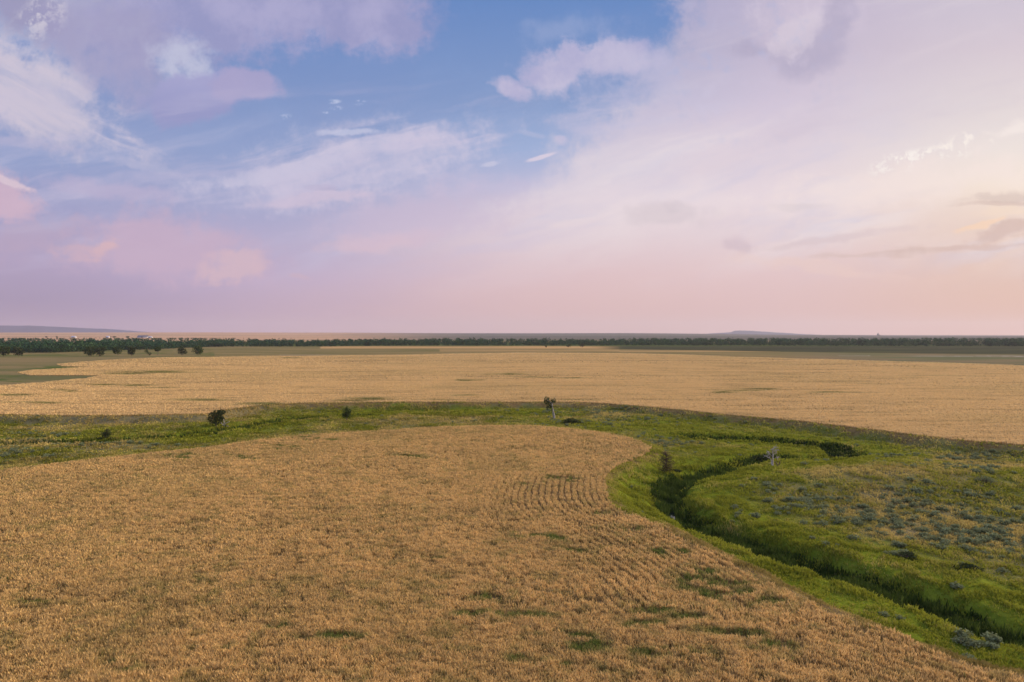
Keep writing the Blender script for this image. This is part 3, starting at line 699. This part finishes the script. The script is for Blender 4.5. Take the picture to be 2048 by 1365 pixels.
def grow(mb, p, d, L, r, depth, rn, ends, spread=.6, up=.15, kids=3, shrink=.68):
    """one limb and its side limbs"""
    n = 4; pts = [p]; q = np.array(p, float); d = np.array(d, float)
    for i in range(n):
        d = d + rn.normal(0, .13, 3) + np.array((0, 0, up * .3)); d /= np.linalg.norm(d); q = q + d * L / n; pts.append(q.copy())
    mb.add(tube(pts, [r * (1 - .45 * i / n) for i in range(n + 1)]), .5)
    if depth == 0: ends.append(q); return
    for k in range(kids):
        f = rn.uniform(.45, 1.0); b = pts[min(n, max(1, int(f * n + .5)))]
        a = rn.normal(0, 1, 3); a[2] = abs(a[2]) * .4; a /= np.linalg.norm(a)
        nd = d * (1 - spread) + a * spread + np.array((0, 0, up)); nd /= np.linalg.norm(nd)
        grow(mb, b, nd, L * shrink * rn.uniform(.75, 1.15), r * .55, depth - 1, rn, ends, spread, up, kids, shrink)
def cards(lobes, n, size, rn, lump=.30):
    """leaf clumps through lobes (cx,cy,cz,rx,ry,rz) -> verts, quads, h, vary"""
    w = np.array([l[3] * l[4] * l[5] for l in lobes]) ** .75; w = w / w.sum(); idx = rn.choice(len(lobes), n, p=w)
    Lb = np.array(lobes)[idx]
    u = rn.normal(0, 1, (n, 3)); u /= np.linalg.norm(u, axis=1)[:, None]
    # knotted outline: radius follows a coarse noise over direction
    kn = vn(u[:, 0] * 2.3 + idx * 7.7, u[:, 1] * 2.3 + u[:, 2] * 2.9, 3) * .6 + vn(u[:, 0] * 5 + 3, u[:, 1] * 5 + u[:, 2] * 5 + idx, 4) * .4
    rad = rn.uniform(0, 1, n) ** .38 * (1 - lump + 2 * lump * kn)
    c = Lb[:, :3] + u * Lb[:, 3:6] * rad[:, None]
    a = rn.normal(0, 1, (n, 3)); a /= np.linalg.norm(a, axis=1)[:, None]; b = np.cross(a, rn.normal(0, 1, (n, 3))); b /= np.linalg.norm(b, axis=1)[:, None]
    s = (size * rn.uniform(.55, 1.35, n))[:, None]
    V = np.stack([c - a * s, c + b * s * .62, c + a * s, c - b * s * .62], 1)
    V[:, :, 2] = np.maximum(V[:, :, 2], .03)
    vary = np.repeat(np.clip(rn.normal(.35, .25, n), 0, 1), 4); tint = np.repeat((rn.uniform(0, 1, n) < .12) * rn.uniform(0, .8, n), 4)
    h = np.repeat(np.clip(kn, 0, 1), 4)
    return V.reshape(-1, 3), h, tint, vary
def crown_obj(name, lobes, n, size, rn, mat, parent, lump=.30):
    V, h, t, v = cards(lobes, n, size, rn, lump)
    return mesh_np(name, V, np.arange(len(V)), mat, dict(h=h, tint=t, vary=v), parent=parent)
def empty(name, loc):
    o = bpy.data.objects.new(name, None); o.location = loc; o.empty_display_size = .5; return link(o)
def gz(x, y): return float(terrain(np.array([x * 1.0]), np.array([y * 1.0]))[0])
def ground_at(px, py, z0=ME):
    """where the pixel's ray meets the terrain near level z0"""
    z = z0
    for _ in range(8):
        x, y = at(px, py, z); z = .5 * z + .5 * gz(x, y)
    x, y = at(px, py, z); return (x, y, gz(x, y))

M_leaf = mat_plant('tree_leaves', (.030, .048, .016, 1), (.085, .125, .036, 1), (.14, .16, .05, 1), trans=.25)
M_leafdark = mat_plant('dark_leaves', (.030, .042, .016, 1), (.078, .100, .036, 1), (.10, .085, .05, 1), trans=.2)
M_leafdull = mat_plant('twiggy_leaves', (.050, .040, .016, 1), (.100, .078, .030, 1), (.05, .08, .02, 1), trans=.2)
M_wood = mat_plant('woodland_leaves', (.016, .046, .024, 1), (.036, .096, .046, 1), (.066, .125, .045, 1), trans=.2)
def mat_bark(name, a, b):
    m = mat_new(name); n = noise(vmul(pos(), (3, 3, .8)), 3.0, 4, .6)
    finish(mixc(smooth(n, .35, .65), a, b), 1.0, bump=n, bstr=.4, bdist=.05); return m
M_bark = mat_bark('bark', (.10, .075, .055, 1), (.20, .16, .125, 1))
M_pale = mat_bark('weathered_wood', (.17, .14, .11, 1), (.58, .52, .45, 1))
M_dead = mat_bark('dead_wood', (.055, .035, .022, 1), (.19, .135, .085, 1))

def simple_tree(label, pxs, pyb, pyt, wpx, seed, lobes=None, n=420, z0=0.0, mat=None, name='tree', cat='tree', group=None, trunk_frac=.25, card=.055, lean=0.0, kids=3, bark=None):
    rn = np.random.default_rng(seed)
    x, y, z = ground_at(pxs, pyb, z0); d = math.hypot(x, y); s = y / F
    h = (pyb - pyt) * s; w = wpx * s / 2
    root = empty(name, (x, y, z)); tag(root, label, cat, group)
    mb = MB(); ends = []
    grow(mb, (0, 0, -.2), (lean, 0, 1), h * max(.42, trunk_frac + .12), h * .035 + .03, 2, rn, ends, .6, .25, kids)
    t = mb.build('trunk', bark or M_bark, root)
    if lobes is None:
        lobes = [(0, 0, h * (.46 + trunk_frac * .5), w * .78, w * .74, h * (.47 - trunk_frac * .4))]
        for i in range(10):
            a = rn.uniform(0, 6.28); q_ = rn.uniform(.35, .8); lobes.append((math.cos(a) * w * q_, math.sin(a) * w * q_, h * rn.uniform(.22 + trunk_frac * .7, .86), w * rn.uniform(.2, .38), w * rn.uniform(.2, .38), h * rn.uniform(.08, .16)))
    else: lobes = [(a * h, b * h, c * h, e * h, f * h, g * h) for a, b, c, e, f, g in lobes]
    crown_obj('crown', lobes, n, card * h + .02, rn, mat or M_leaf, root)
    return root

# riverside trees standing before the wood on the left
G = 'trees standing in front of the woodland'
for i, (px, pb, pt, w, tf, lab) in enumerate((
    (8, 713, 690, 26, .05, 'dark green tree cut by the left edge of the view'),
    (37, 713, 692, 27, .05, 'rounded bushy green tree, second from the left before the woodland'),
    (180, 713.5, 691, 24, .05, 'large dark leafy tree, left half of the big twin clump'),
    (199, 713.5, 693, 22, .05, 'leafy tree, right half of the big twin clump'),
    (236, 711, 692, 20, .08, 'mid-sized round tree between the twin clump and a narrower dark tree'),
    (263, 712, 691, 18, .08, 'narrow-based dark tree right of the mid-sized round tree'),
    (293, 709, 699, 9, .3, 'small thin tree leaning over a low bush'),
    (299, 712, 703, 10, .05, 'low bush under the small thin tree'),
    (315.5, 710, 694, 14, .45, 'small tree with a bare trunk and a flat top'),
    (364, 711, 693.5, 21, .08, 'round tree with tattered foliage, second from the right of the row'),
    (396, 710.5, 691, 27, .05, 'wide dark tree at the right end of the row before the woodland'))):
    simple_tree(lab, px, pb, pt, w, 100 + i, n=700 if w > 12 else 260, group=G, trunk_frac=tf, card=.06, mat=M_leafdark if i % 2 else M_leaf)
G = 'small trees far out by the golden strip'
for i, (px, pb, pt, w, lab) in enumerate(((1092, 696, 691, 4, 'tiny lone bush on the far golden strip'), (1138, 696, 688, 13, 'left of two small dark trees on the far golden strip'), (1164, 696, 686.5, 14, 'right of two small dark trees on the far golden strip'))):
    simple_tree(lab, px, pb, pt, w, 130 + i, n=260, group=G, trunk_frac=.12, card=.08, mat=M_leafdark)

# creek-side trees
simple_tree('round dark-leaved willow by the left creek channel', 432, 853, 817, 38, 11, n=2300, z0=ME, name='willow_tree', trunk_frac=.05, card=.032, mat=M_leafdark)
simple_tree('small feathery green tree on the meadow left of centre', 693, 841, 812, 20, 12, n=800, z0=ME, trunk_frac=.12, card=.035, name='young_tree', mat=M_leaf,
    lobes=[(0, 0, .52, .30, .28, .34), (-.12, 0, .36, .25, .2, .2), (.14, 0, .62, .22, .2, .2), (0, 0, .82, .14, .12, .17), (.10, 0, .30, .2, .2, .16)])
def custom(label, name, cat, px, py, limbs, mat, lobes=None, n=0, leafmat=None, card=.1, seed=1, twigs=0, twl=.6):
    """limbs: polylines of photo pixels (dx right, dy up, metres of depth) relative to the base, with radii"""
    rn = np.random.default_rng(seed); x, y, z = ground_at(px, py, ME); s = y / F
    root = empty(name, (x, y, z)); tag(root, label, cat); mb = MB(); tips = []
    for pts, r0, r1 in limbs:
        P = [(a * s, c, b * s - (.25 if b <= 0 else 0)) for a, b, c in pts]; k = len(P)
        P2 = spline(P, 3); m = len(P2)
        mb.add(tube(P2, [r0 + (r1 - r0) * i / (m - 1) for i in range(m)])); tips += P2[m // 2:]
    for i in range(twigs):
        p = np.array(tips[rn.integers(len(tips))]); d = rn.normal(0, 1, 3); d /= np.linalg.norm(d); L = twl * rn.uniform(.4, 1.1)
        mb.add(tube([p, p + d * L * .5 + rn.normal(0, .06, 3), p + d * L], [.03, .02, .012]))
    mb.build('trunk', mat, root)
    if lobes:
        lb = [(a * s, b, c * s, e * s, f * s, g * s) for a, b, c, e, f, g in lobes]
        crown_obj('crown', lb, n, card, rn, leafmat, root)
    return root
custom('lone tree with a bare pale leaning trunk and a small torn crown', 'lone_tree', 'tree', 1110, 840,
    [([(0, 0, 0), (-2, 12, .1), (-5, 24, 0), (-6, 32, -.1), (-13, 38, 0), (-16, 42, 0)], .26, .09), ([(-1.5, 0, .2), (-4, 10, .2), (-5, 17, .1)], .16, .08), ([(-6, 30, 0), (-3, 38, .2), (-1, 42, .1)], .10, .04), ([(-6, 28, 0), (-11, 30, .4), (-14, 27, .4)], .09, .03)],
    M_pale, [(-16, 0, 41, 6.5, 6, 5.5), (-11, .3, 35, 8, 6, 6), (-3, 0, 38, 5.5, 5, 5.5), (-13, .2, 27, 5.5, 5, 7), (-8, -.2, 25, 4, 4, 6), (-19, 0, 35, 4, 4, 5)], 900, M_leaf, .17, 21)
custom('low dark spreading bush right of the lone tree', 'dark_bush', 'bush', 1140, 848,
    [([(0, 0, 0), (-8, 6, .2), (-14, 8, 0)], .10, .03), ([(0, 0, 0), (10, 6, 0), (24, 8, .2), (34, 3, 0)], .10, .02), ([(0, 0, 0), (2, 9, 0)], .1, .03)],
    M_dead, [(-8, 0, 4, 9, 10, 5), (2, 0, 6, 12, 10, 7), (12, 0, 4, 10, 9, 4.5)], 900, M_leafdark, .17, 22, 16, .8)
custom('small dark wind-bent tree on the left meadow', 'bent_tree', 'tree', 210, 880,
    [([(0, 0, 0), (1, 8, 0), (4, 16, 0), (6, 21, 0)], .16, .05), ([(0, 0, 0), (12, 2, 0), (19, 4, .2)], .12, .05)],
    M_dead, [(5, 0, 18, 5, 4.5, 5), (-3, 0, 12, 6, 5, 4.5), (2, 0, 8, 8, 6, 6), (7, 0, 12, 4.5, 4, 4), (-9, 0, 3, 9, 7, 3), (12, 0, 2.5, 5, 5, 2.2)], 900, M_leafdark, .13, 23, 10, .5)
custom('silvery fallen deadwood beside the round dark willow', 'fallen_branches', 'deadwood', 446, 856,
    [([(0, 0, 0), (2, 9, 0), (1, 17, .1)], .16, .06), ([(0, 1, 0), (6, 9, -.2), (14, 13, 0)], .14, .04), ([(1, 4, 0), (-4, 11, 0)], .12, .04), ([(0, 2, 0), (9, 4, -.3), (13, 2, 0)], .12, .04), ([(2, 9, 0), (7, 16, 0)], .08, .03)],
    M_pale, [(2, -.2, 3, 9, 6, 4)], 200, M_leaf, .15, 24, 14, .6)
custom('bare dead tree with a broken pale trunk above the creek', 'dead_tree', 'dead tree', 1546, 934,
    [([(0, 0, 0), (-.5, 10, 0), (0, 22, .05), (-.8, 34, 0), (2, 37, 0), (6, 39, 0)], .14, .05), ([(-1, 9, 0), (-6, 17, .1), (-8, 24, 0), (-10, 30, 0)], .09, .025), ([(-.6, 33, 0), (-4, 35, 0)], .08, .03), ([(0, 22, 0), (5, 27, .1), (8, 29, .2)], .06, .02), ([(-.5, 15, 0), (5, 19, -.3), (9, 20, -.4)], .06, .02), ([(-6, 17, .1), (-14, 21, .3)], .05, .015), ([(0, 28, 0), (8, 33, .3), (12, 34, .3)], .06, .02), ([(-1, 20, 0), (-9, 27, -.3), (-13, 31, -.3)], .06, .02), ([(0, 1, 0), (-3, 6, 0), (-3, 10, 0)], .2, .06)],
    M_pale, None, seed=25, twigs=110, twl=.75)
custom('forked dark stump at the foot of the bare dead tree', 'stump', 'stump', 1557, 935,
    [([(0, 0, 0), (-3, 6, 0), (-6, 11, 0)], .16, .05), ([(0, 0, 0), (2, 7, 0), (3, 14, 0)], .15, .05), ([(0, 0, 0), (-6, 2, 0)], .12, .06)], M_dead, None, seed=26, twigs=8, twl=.3)
custom('dark tangled bush left of the bare dead tree', 'dark_bush', 'bush', 1512, 926,
    [([(0, 0, 0), (-8, 8, 0)], .08, .03), ([(0, 0, 0), (8, 9, 0)], .08, .03)],
    M_dead, [(-4, 0, 8, 13, 10, 8), (10, 0, 9, 13, 10, 7), (-14, 0, 4, 8, 8, 5), (24, .5, 8, 9, 8, 5)], 1300, M_leafdark, .13, 27, 10, .5)
custom('grey brushy branches trailing right of the bare dead tree', 'brush_branches', 'deadwood', 1572, 918,
    [([(-14, 0, 0), (-2, 4, 0), (10, 3, 0)], .07, .03), ([(-8, 1, 0), (2, 5, .2), (12, 6, 0)], .06, .02)], M_dead, [(-4, 0, 3, 13, 6, 3.5)], 300, M_sage, .13, 28, 24, .5)
def twig_bush():
    rn = np.random.default_rng(31); x, y, z = ground_at(1333, 948, ME); s = y / F
    root = empty('bare_shrub', (x, y, z)); tag(root, 'brown twiggy half-dead shrub near the tip of the near wheat', 'shrub')
    mb = MB(); Hh = 44 * s
    mb.add(tube([(0, 0, -.2), (-.05, 0, Hh * .5), (-.15, 0, Hh)], [.11, .07, .02]))
    for i in range(150):
        t = rn.uniform(.06, .97); p = np.array((-.1 * t, 0, Hh * t)); a = rn.uniform(0, 6.28); L = (1.0 - .55 * t) * 21 * s * rn.uniform(.6, 1.2)
        d = np.array((math.cos(a), math.sin(a), rn.uniform(-.05, .45))); m = p + d * L * .5 + rn.normal(0, .06, 3)
        mb.add(tube([p, m, p + d * L + np.array((0, 0, rn.uniform(-.1, .2)))], [.035, .024, .012]))
    mb.build('trunk', M_dead, root)
    crown_obj('crown', [(-.1, 0, Hh * .48, 16 * s, 14 * s, Hh * .42), (-8 * s, 0, 6 * s, 11 * s, 10 * s, 7 * s), (4 * s, 0, 8 * s, 12 * s, 10 * s, 8 * s), (-6 * s, 0, Hh * .8, 7 * s, 6 * s, Hh * .16)], 1500, .085, rn, M_leafdull, root)
twig_bush()

# ------------------------------------------------------------------ sagebrush
def sage_mesh(seed, mat):
    rn = np.random.default_rng(seed)
    lobes = [(0, 0, .26, .42, .42, .24)] + [(rn.uniform(-.32, .32), rn.uniform(-.32, .32), rn.uniform(.15, .32), rn.uniform(.2, .32), rn.uniform(.2, .32), rn.uniform(.14, .22)) for _ in range(5)]
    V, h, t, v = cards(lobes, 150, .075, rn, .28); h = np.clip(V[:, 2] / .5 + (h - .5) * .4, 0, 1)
    return V, h, t, v
sage_blobs = [(1640, 1010, 90, 18, 1.0), (1720, 1040, 80, 22, 1.0), (1560, 985, 70, 10, .35), (1950, 1050, 130, 45, 1.), (1900, 945, 120, 16, .7), (1970, 962, 60, 8, 1.), (1760, 1065, 70, 14, .7), (1850, 1085, 60, 12, .9), (1990, 1110, 80, 30, .9), (1830, 1005, 60, 20, .6), (1450, 1030, 60, 12, .3),
    (1810, 1112, 36, 9, 1.), (1935, 1130, 60, 14, .8), (1330, 884, 80, 10, .6), (1250, 842, 120, 8, .6), (150, 888, 140, 8, .5), (60, 870, 100, 8, .3), (330, 832, 80, 4, .9), (40, 905, 80, 14, .4), (1180, 846, 80, 6, .3), (1150, 826, 160, 4, .5), (1930, 1265, 30, 12, 1.), (1980, 1290, 40, 12, .8), (1780, 1235, 30, 8, .7), (1800, 912, 60, 5, .6), (1960, 915, 80, 6, .6), (1560, 1200, 60, 8, .4), (1620, 1085, 60, 14, .25), (1870, 1195, 60, 20, .15)]
def sage():
    x, y = sample_ring(42, 260, .9, 40)
    q = fields(x, y); d, dn, df, c1, c2, c3 = q; dm = np.minimum(dn, df); px, py = pix(x, y, ME)
    P = np.zeros(x.shape)
    for cx, cy, rx, ry, k in sage_blobs: P = np.maximum(P, k * np.exp(-(((px - cx) / rx) ** 2 + ((py - cy) / ry) ** 2) ** 1.3))
    P *= .25 + .9 * sst(fbm(x, y, 7, 3, 97), .35, .65); P = P * .8 + .008
    k = (rng.uniform(0, 1, len(x)) < P) & (dm > 1.2) & (np.minimum(c1, c2) > 4.0)
    dm_ = dm[k]; x, y, px, py = [a[k] for a in (x, y, px, py)]; z = terrain(x, y); n = len(x)
    sc = (.85 + .95 * rng.uniform(0, 1, n) ** 1.5)
    near = np.argsort(-(sc / np.hypot(x, y)))
    var = [sage_mesh(200 + i, M_sage) for i in range(5)]
    meshes = []
    for i, (V, h, t, v) in enumerate(var):
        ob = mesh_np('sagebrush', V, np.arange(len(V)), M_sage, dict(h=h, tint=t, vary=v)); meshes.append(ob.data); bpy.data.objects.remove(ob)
    big = near[:230]; rest = near[230:]
    for i in big:
        o = bpy.data.objects.new('sagebrush', meshes[i % 5]); o.location = (x[i], y[i], z[i]); o.rotation_euler = (0, 0, rng.uniform(0, 6.28)); o.scale = (sc[i] * 1.1, sc[i], sc[i] * rng.uniform(.8, 1.1))
        link(o)
        a, b = px[i], py[i]
        where = ('on the field margin right of the near wheat' if (dm_[i] < 7 and a > 1300) else 'on the left-hand meadow between the wheat fields' if a < 700 else 'on the meadow strip around the lone leaning tree' if a < 1290 else 'near the tip of the near wheat' if a < 1440 else
                 'on the rise below the far bank' if b < 985 else 'inside the creek bend left of the straw-coloured patch' if a < 1760 else 'near the right edge above the lower creek' if b > 1080 else 'on the dry flat at the right edge')
        tag(o, 'grey-green sagebrush clump ' + where, 'shrub', 'sagebrush clumps ' + where)
    Vs, hs, ts, vs = [], [], [], []
    for i in rest:
        V, h, t, v = var[i % 5]; a = rng.uniform(0, 6.28); c, s = math.cos(a), math.sin(a)
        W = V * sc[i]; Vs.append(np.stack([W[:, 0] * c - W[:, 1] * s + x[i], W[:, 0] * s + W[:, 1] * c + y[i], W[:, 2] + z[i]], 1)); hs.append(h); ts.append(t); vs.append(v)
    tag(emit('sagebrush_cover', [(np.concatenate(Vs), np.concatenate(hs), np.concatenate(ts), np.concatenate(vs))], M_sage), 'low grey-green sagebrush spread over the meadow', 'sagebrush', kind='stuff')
    print('SAGE', n)
sage()
# a few bushes one can single out
for i, (px, py, r, m, lab) in enumerate(((1972, 966, 1.9, M_sage, 'largest blue-green sage bush on the rise at the right'), (1812, 1116, 1.2, M_leafdark, 'dark green bush above the lower creek bend'), (1935, 1140, 1.2, M_leafdark, 'dark twiggy bush right of the dark green bush'), (1925, 1288, 1.0, M_sage, 'sage bush on the field margin near the lower right corner'), (1355, 945, 1.0, M_leafdark, 'low dark bush just right of the brown twiggy shrub'))):
    rn = np.random.default_rng(300 + i); x, y, z = ground_at(px, py, ME); root = empty('sage_bush' if m is M_sage else 'low_bush', (x, y, z)); tag(root, lab, 'bush')
    mb = MB(); [mb.add(tube([(0, 0, -.1), (rn.normal(0, .2) * r, rn.normal(0, .2) * r, .2 * r), (rn.normal(0, .5) * r, rn.normal(0, .4) * r, .4 * r)], [.05, .035, .015])) for _ in range(7)]; mb.build('stem', M_dead, root)
    crown_obj('foliage', [(0, 0, .3 * r, .8 * r, .6 * r, .3 * r)] + [(rn.normal(0, .6) * r, rn.normal(0, .4) * r, rn.uniform(.2, .4) * r, .4 * r, .35 * r, .22 * r) for _ in range(6)], 700, .10, rn, m, root, .4)

# ------------------------------------------------------------------ the belt of woodland
def woodland():
    rn = np.random.default_rng(5); T = []
    def front(px): return np.interp(px, [-400, 0, 110, 200, 320, 420, 700, 1000, 1300, 1700, 2048, 2500], [880, 930, 960, 1060, 1180, 1400, 1500, 1560, 1560, 1500, 1440, 1400])
    while len(T) < 5600:
        px = rn.uniform(-330, 2400) if rn.uniform() < .7 else rn.uniform(-330, 440); D0 = front(px); D = D0 + (rn.uniform(0, 1) ** 2.3) * (2150 - D0 if px < 500 else 420)
        x = (px - 1024) / F * D
        g = float(vn(np.array([x / 130.]), np.array([D / 150.]), 71)[0])
        if D > D0 + 200 and g < .32 and px < 640: continue
        if D > D0 + 130 and g < .3: continue
        T.append((x, D, px, D0))
    T = np.array(T); n = len(T); x, y, px, D0 = T.T; z = terrain(x, y)
    lowedge = (y - D0) < 26
    h = rn.uniform(9.5, 15.5, n) * np.where(lowedge, rn.uniform(.35, 1.0, n), 1) * (.62 + .72 * fbm(x, y, 70, 3, 72))
    h = np.where(px < 420, h * .95, h); cap = (H - (675.8 - YH) / F * y - z) * rn.uniform(.80,1.08,n); h = np.minimum(h, np.maximum(cap, 3)); w = h * rn.uniform(.34, .55, n)
    k = 58; cx = np.repeat(x, k); cy = np.repeat(y, k); cz = np.repeat(z, k); hh = np.repeat(h, k); ww = np.repeat(w, k); N = n * k
    u = rn.normal(0, 1, (N, 3)); u /= np.linalg.norm(u, axis=1)[:, None]; tid = np.repeat(np.arange(n), k)
    kn = vn(u[:, 0] * 2 + tid * 3.7, u[:, 1] * 2 + u[:, 2] * 2.5, 7); rad = rn.uniform(.3, 1, N) ** .5 * (.65 + .6 * kn)
    c = np.stack([cx + u[:, 0] * ww * rad, cy + u[:, 1] * ww * rad, cz + hh * (.52 + .48 * u[:, 2] * rad)], 1)
    a = rn.normal(0, 1, (N, 3)); a /= np.linalg.norm(a, axis=1)[:, None]; b = np.cross(a, rn.normal(0, 1, (N, 3))); b /= np.linalg.norm(b, axis=1)[:, None]
    s = (hh * .11 * rn.uniform(.6, 1.3, N))[:, None]
    V = np.stack([c - a * s, c + b * s * .7, c + a * s, c - b * s * .7], 1).reshape(-1, 3)
    tv = rn.uniform(0, 1, n) ** 2 * .7 + .3 * lowedge; tv = np.repeat(tv, k * 4); hv = np.repeat(kn, 4); vv = np.repeat(np.clip(np.repeat(rn.uniform(0, .6, n), k) + rn.normal(0, .15, N), 0, 1), 4)
    tag(emit('woodland', [(V, hv, tv, vv)], M_wood), 'long dark green belt of riverside woodland across the plain', 'woodland', kind='stuff')
woodland()
def hill_trees():
    """sparse shelter trees on the tan slopes behind the wood"""
    for i, (px, y_, w, lab) in enumerate(((94, 673.5, 4, 'tiny dark tree, leftmost on the tan slope behind the woodland'), (113, 673.6, 4, 'tiny dark tree on the tan slope left of the pale shed'), (222, 674.5, 18, 'dark shelter trees beside the farmstead on the tan slope'), (290, 673, 22, 'dark shelter trees around the long farm roof'), (256, 675, 10, 'small shelter tree between the farmsteads'))):
        D = 2450.0; rn = np.random.default_rng(400 + i); x = (px - 1024) / F * D; z = gz(x, D); s = D / F
        root = empty('shelter_tree', (x, D, z)); tag(root, lab, 'tree', 'shelter trees on the far slope'); hgt = 3.0 * s if w > 6 else 2.6 * s
        mb = MB(); mb.add(tube([(0, 0, -.3), (0, 0, hgt * .4), (.2, 0, hgt * .7)], [.5, .35, .1])); mb.build('trunk', M_bark, root)
        crown_obj('crown', [(rn.uniform(-.5, .5) * w * s, 0, hgt * .55, max(1.8, w * s * .22), 4, hgt * .45) for _ in range(6 if w > 6 else 1)], 300, 1.2, rn, M_wood, root)
hill_trees()

# ------------------------------------------------------------------ farm buildings on the far slope
def box(x0, x1, y0, y1, z0, z1):
    V = [(x, y, z) for z in (z0, z1) for y in (y0, y1) for x in (x0, x1)]
    return V, [(0, 2, 3, 1), (4, 5, 7, 6), (0, 1, 5, 4), (2, 6, 7, 3), (0, 4, 6, 2), (1, 3, 7, 5)]
def gable(L, W, z0, z1, e=.4):
    L += e; W += e
    V = [(-L, -W, z0), (L, -W, z0), (-L, 0, z1), (L, 0, z1), (-L, W, z0), (L, W, z0), (-L, -W, z0 - .25), (L, -W, z0 - .25), (-L, W, z0 - .25), (L, W, z0 - .25)]
    return V, [(0, 1, 3, 2), (2, 3, 5, 4), (6, 7, 1, 0), (4, 5, 9, 8), (6, 8, 9, 7), (0, 2, 4, 4), (1, 5, 3, 3), (6, 0, 4, 8), (7, 9, 5, 1)]
def flat_mat(name, c, rough=.7):
    m = mat_new(name); n = noise(pos(), .6, 3, .6); finish(mixc(smooth(n, .3, .7) * .3, c, tuple(q * .7 for q in c[:3]) + (1,)), rough, spec=.3); return m
M_wall = flat_mat('shed_wall', (.55, .54, .52, 1)); M_roof = flat_mat('shed_roof', (.62, .62, .66, 1), .4); M_roofd = flat_mat('dark_roof', (.14, .14, .17, 1)); M_door = flat_mat('shed_door', (.12, .11, .10, 1))
def shed(label, px, D, L, W, hw, hr, roof, name='farm_shed'):
    x = (px - 1024) / F * D; z = gz(x, D); root = empty(name, (x, D, z)); tag(root, label, 'farm building', 'farm buildings on the far slope')
    mb = MB(); V, Q = box(-L, L, -W, W, -.5, hw); mb.add((V, Q)); mb.build('wall', M_wall, root)
    mb = MB(); V, Q = gable(L, W, hw, hr); Q = [q for q in Q if len(set(q)) == 4]; mb.add((V, Q)); V2, Q2 = box(-L + .1, L - .1, -W * .55, W * .55, hw, hw + (hr - hw) * .42); mb.add((V2, Q2)); mb.build('roof', roof, root)
    mb = MB(); mb.add(box(-L * .25, L * .25, -W - .12, -W - .02, 0, hw * .8)); mb.build('door', M_door, root)
shed('pale metal shed on the tan slope behind the woodland', 148, 2420, 7, 5, 4, 6.2, M_roof)
shed('small white farm building beside shelter trees on the tan slope', 216, 2400, 4.5, 4, 4, 6.5, M_roof, 'farmhouse')
shed('long farm building with a dark roof on the tan slope', 286, 2430, 17, 7, 4, 8.5, M_roofd, 'barn')
shed('pale low shed right of the dark-roofed barn', 301, 2405, 6, 4, 3.2, 5, M_roof)
def elevator():
    px, D = 1756, 7600.0; x = (px - 1024) / F * D; z = gz(x, D) - 1
    root = empty('grain_elevator', (x, D, z)); tag(root, 'tiny dark grain elevator alone on the right-hand horizon', 'grain elevator')
    mb = MB(); mb.add(box(-9, 9, -6, 6, -2, 15)); mb.build('wall', M_door, root)
    mb = MB(); mb.add(box(-4, 4, -4, 4, 15.1, 24)); V, Q = gable(4, 4, 24.1, 28); mb.add((V, [q for q in Q if len(set(q)) == 4])); mb.build('head_house', M_door, root)
    mb = MB(); mb.add(box(10, 24, -5, 5, -2, 8)); mb.build('annex', M_door, root)
elevator()

# ------------------------------------------------------------------ distant hills
def range_(name, D, prof, col, depth=900):
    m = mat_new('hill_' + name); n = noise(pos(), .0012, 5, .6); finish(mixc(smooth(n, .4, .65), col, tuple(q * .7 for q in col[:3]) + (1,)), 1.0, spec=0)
    pxs = np.linspace(prof[0][0], prof[-1][0], 240); ys = np.interp(pxs, [p[0] for p in prof], [p[1] for p in prof]); ys = ys + (fbm(pxs, pxs * 0, 14, 4, 77) - .5) * .7
    rows = []; K = 14
    for k in range(K + 1):
        t = k / K; yd = D - depth * (1 - t) * 1.0 if k <= K else D
        zt = H - (ys - YH) / F * D
        prof_k = np.sin(t * math.pi / 2) ** .8
        x = (pxs - 1024) / F * yd
        z = np.maximum(zt, 2) * prof_k + (fbm(pxs, pxs * 0 + k * 3, 9, 3, 80) - .5) * 14 * np.sin(t * math.pi) - 3
        rows.append(np.stack([x, np.full_like(x, yd), z], 1))
    for t in (.5, 0):   # back slope
        x = (pxs - 1024) / F * (D + depth); rows.append(np.stack([x, np.full_like(x, D + depth * (1 - t)), np.maximum(zt, 2) * t - 3], 1))
    V = np.concatenate(rows); na = len(pxs); nr = len(rows)
    i = np.arange(nr - 1)[:, None] * na; j = np.arange(na - 1)[None, :]
    Q = np.stack([i + j, i + j + 1, i + na + j + 1, i + na + j], -1).reshape(-1, 4)
    tag(mesh_np('hills', V, Q, m, smooth_=True), kind='structure')
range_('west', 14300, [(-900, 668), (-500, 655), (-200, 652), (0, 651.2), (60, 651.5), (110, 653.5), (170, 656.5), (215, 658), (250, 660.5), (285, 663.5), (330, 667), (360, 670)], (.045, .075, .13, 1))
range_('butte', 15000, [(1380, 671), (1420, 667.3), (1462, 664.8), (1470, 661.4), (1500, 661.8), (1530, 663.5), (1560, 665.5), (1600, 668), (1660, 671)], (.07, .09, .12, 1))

# ------------------------------------------------------------------ haze
def build_haze():
    me = bpy.data.meshes.new('haze'); V, Q = box(-13500, 13500, -3000, 16800, -9, 330)
    me.from_pydata(V, [], Q); o = link(bpy.data.objects.new('haze', me)); tag(o, kind='stuff')
    m = bpy.data.materials.new('haze'); m.use_nodes = True; nt = m.node_tree; nt.nodes.clear()
    p = nt.nodes.new('ShaderNodeVolumePrincipled'); p.inputs['Color'].default_value = (.70, .67, .74, 1); p.inputs['Density'].default_value = 4.0e-5; p.inputs['Anisotropy'].default_value = .25
    out = nt.nodes.new('ShaderNodeOutputMaterial'); nt.links.new(p.outputs[0], out.inputs['Volume']); me.materials.append(m)
build_haze()
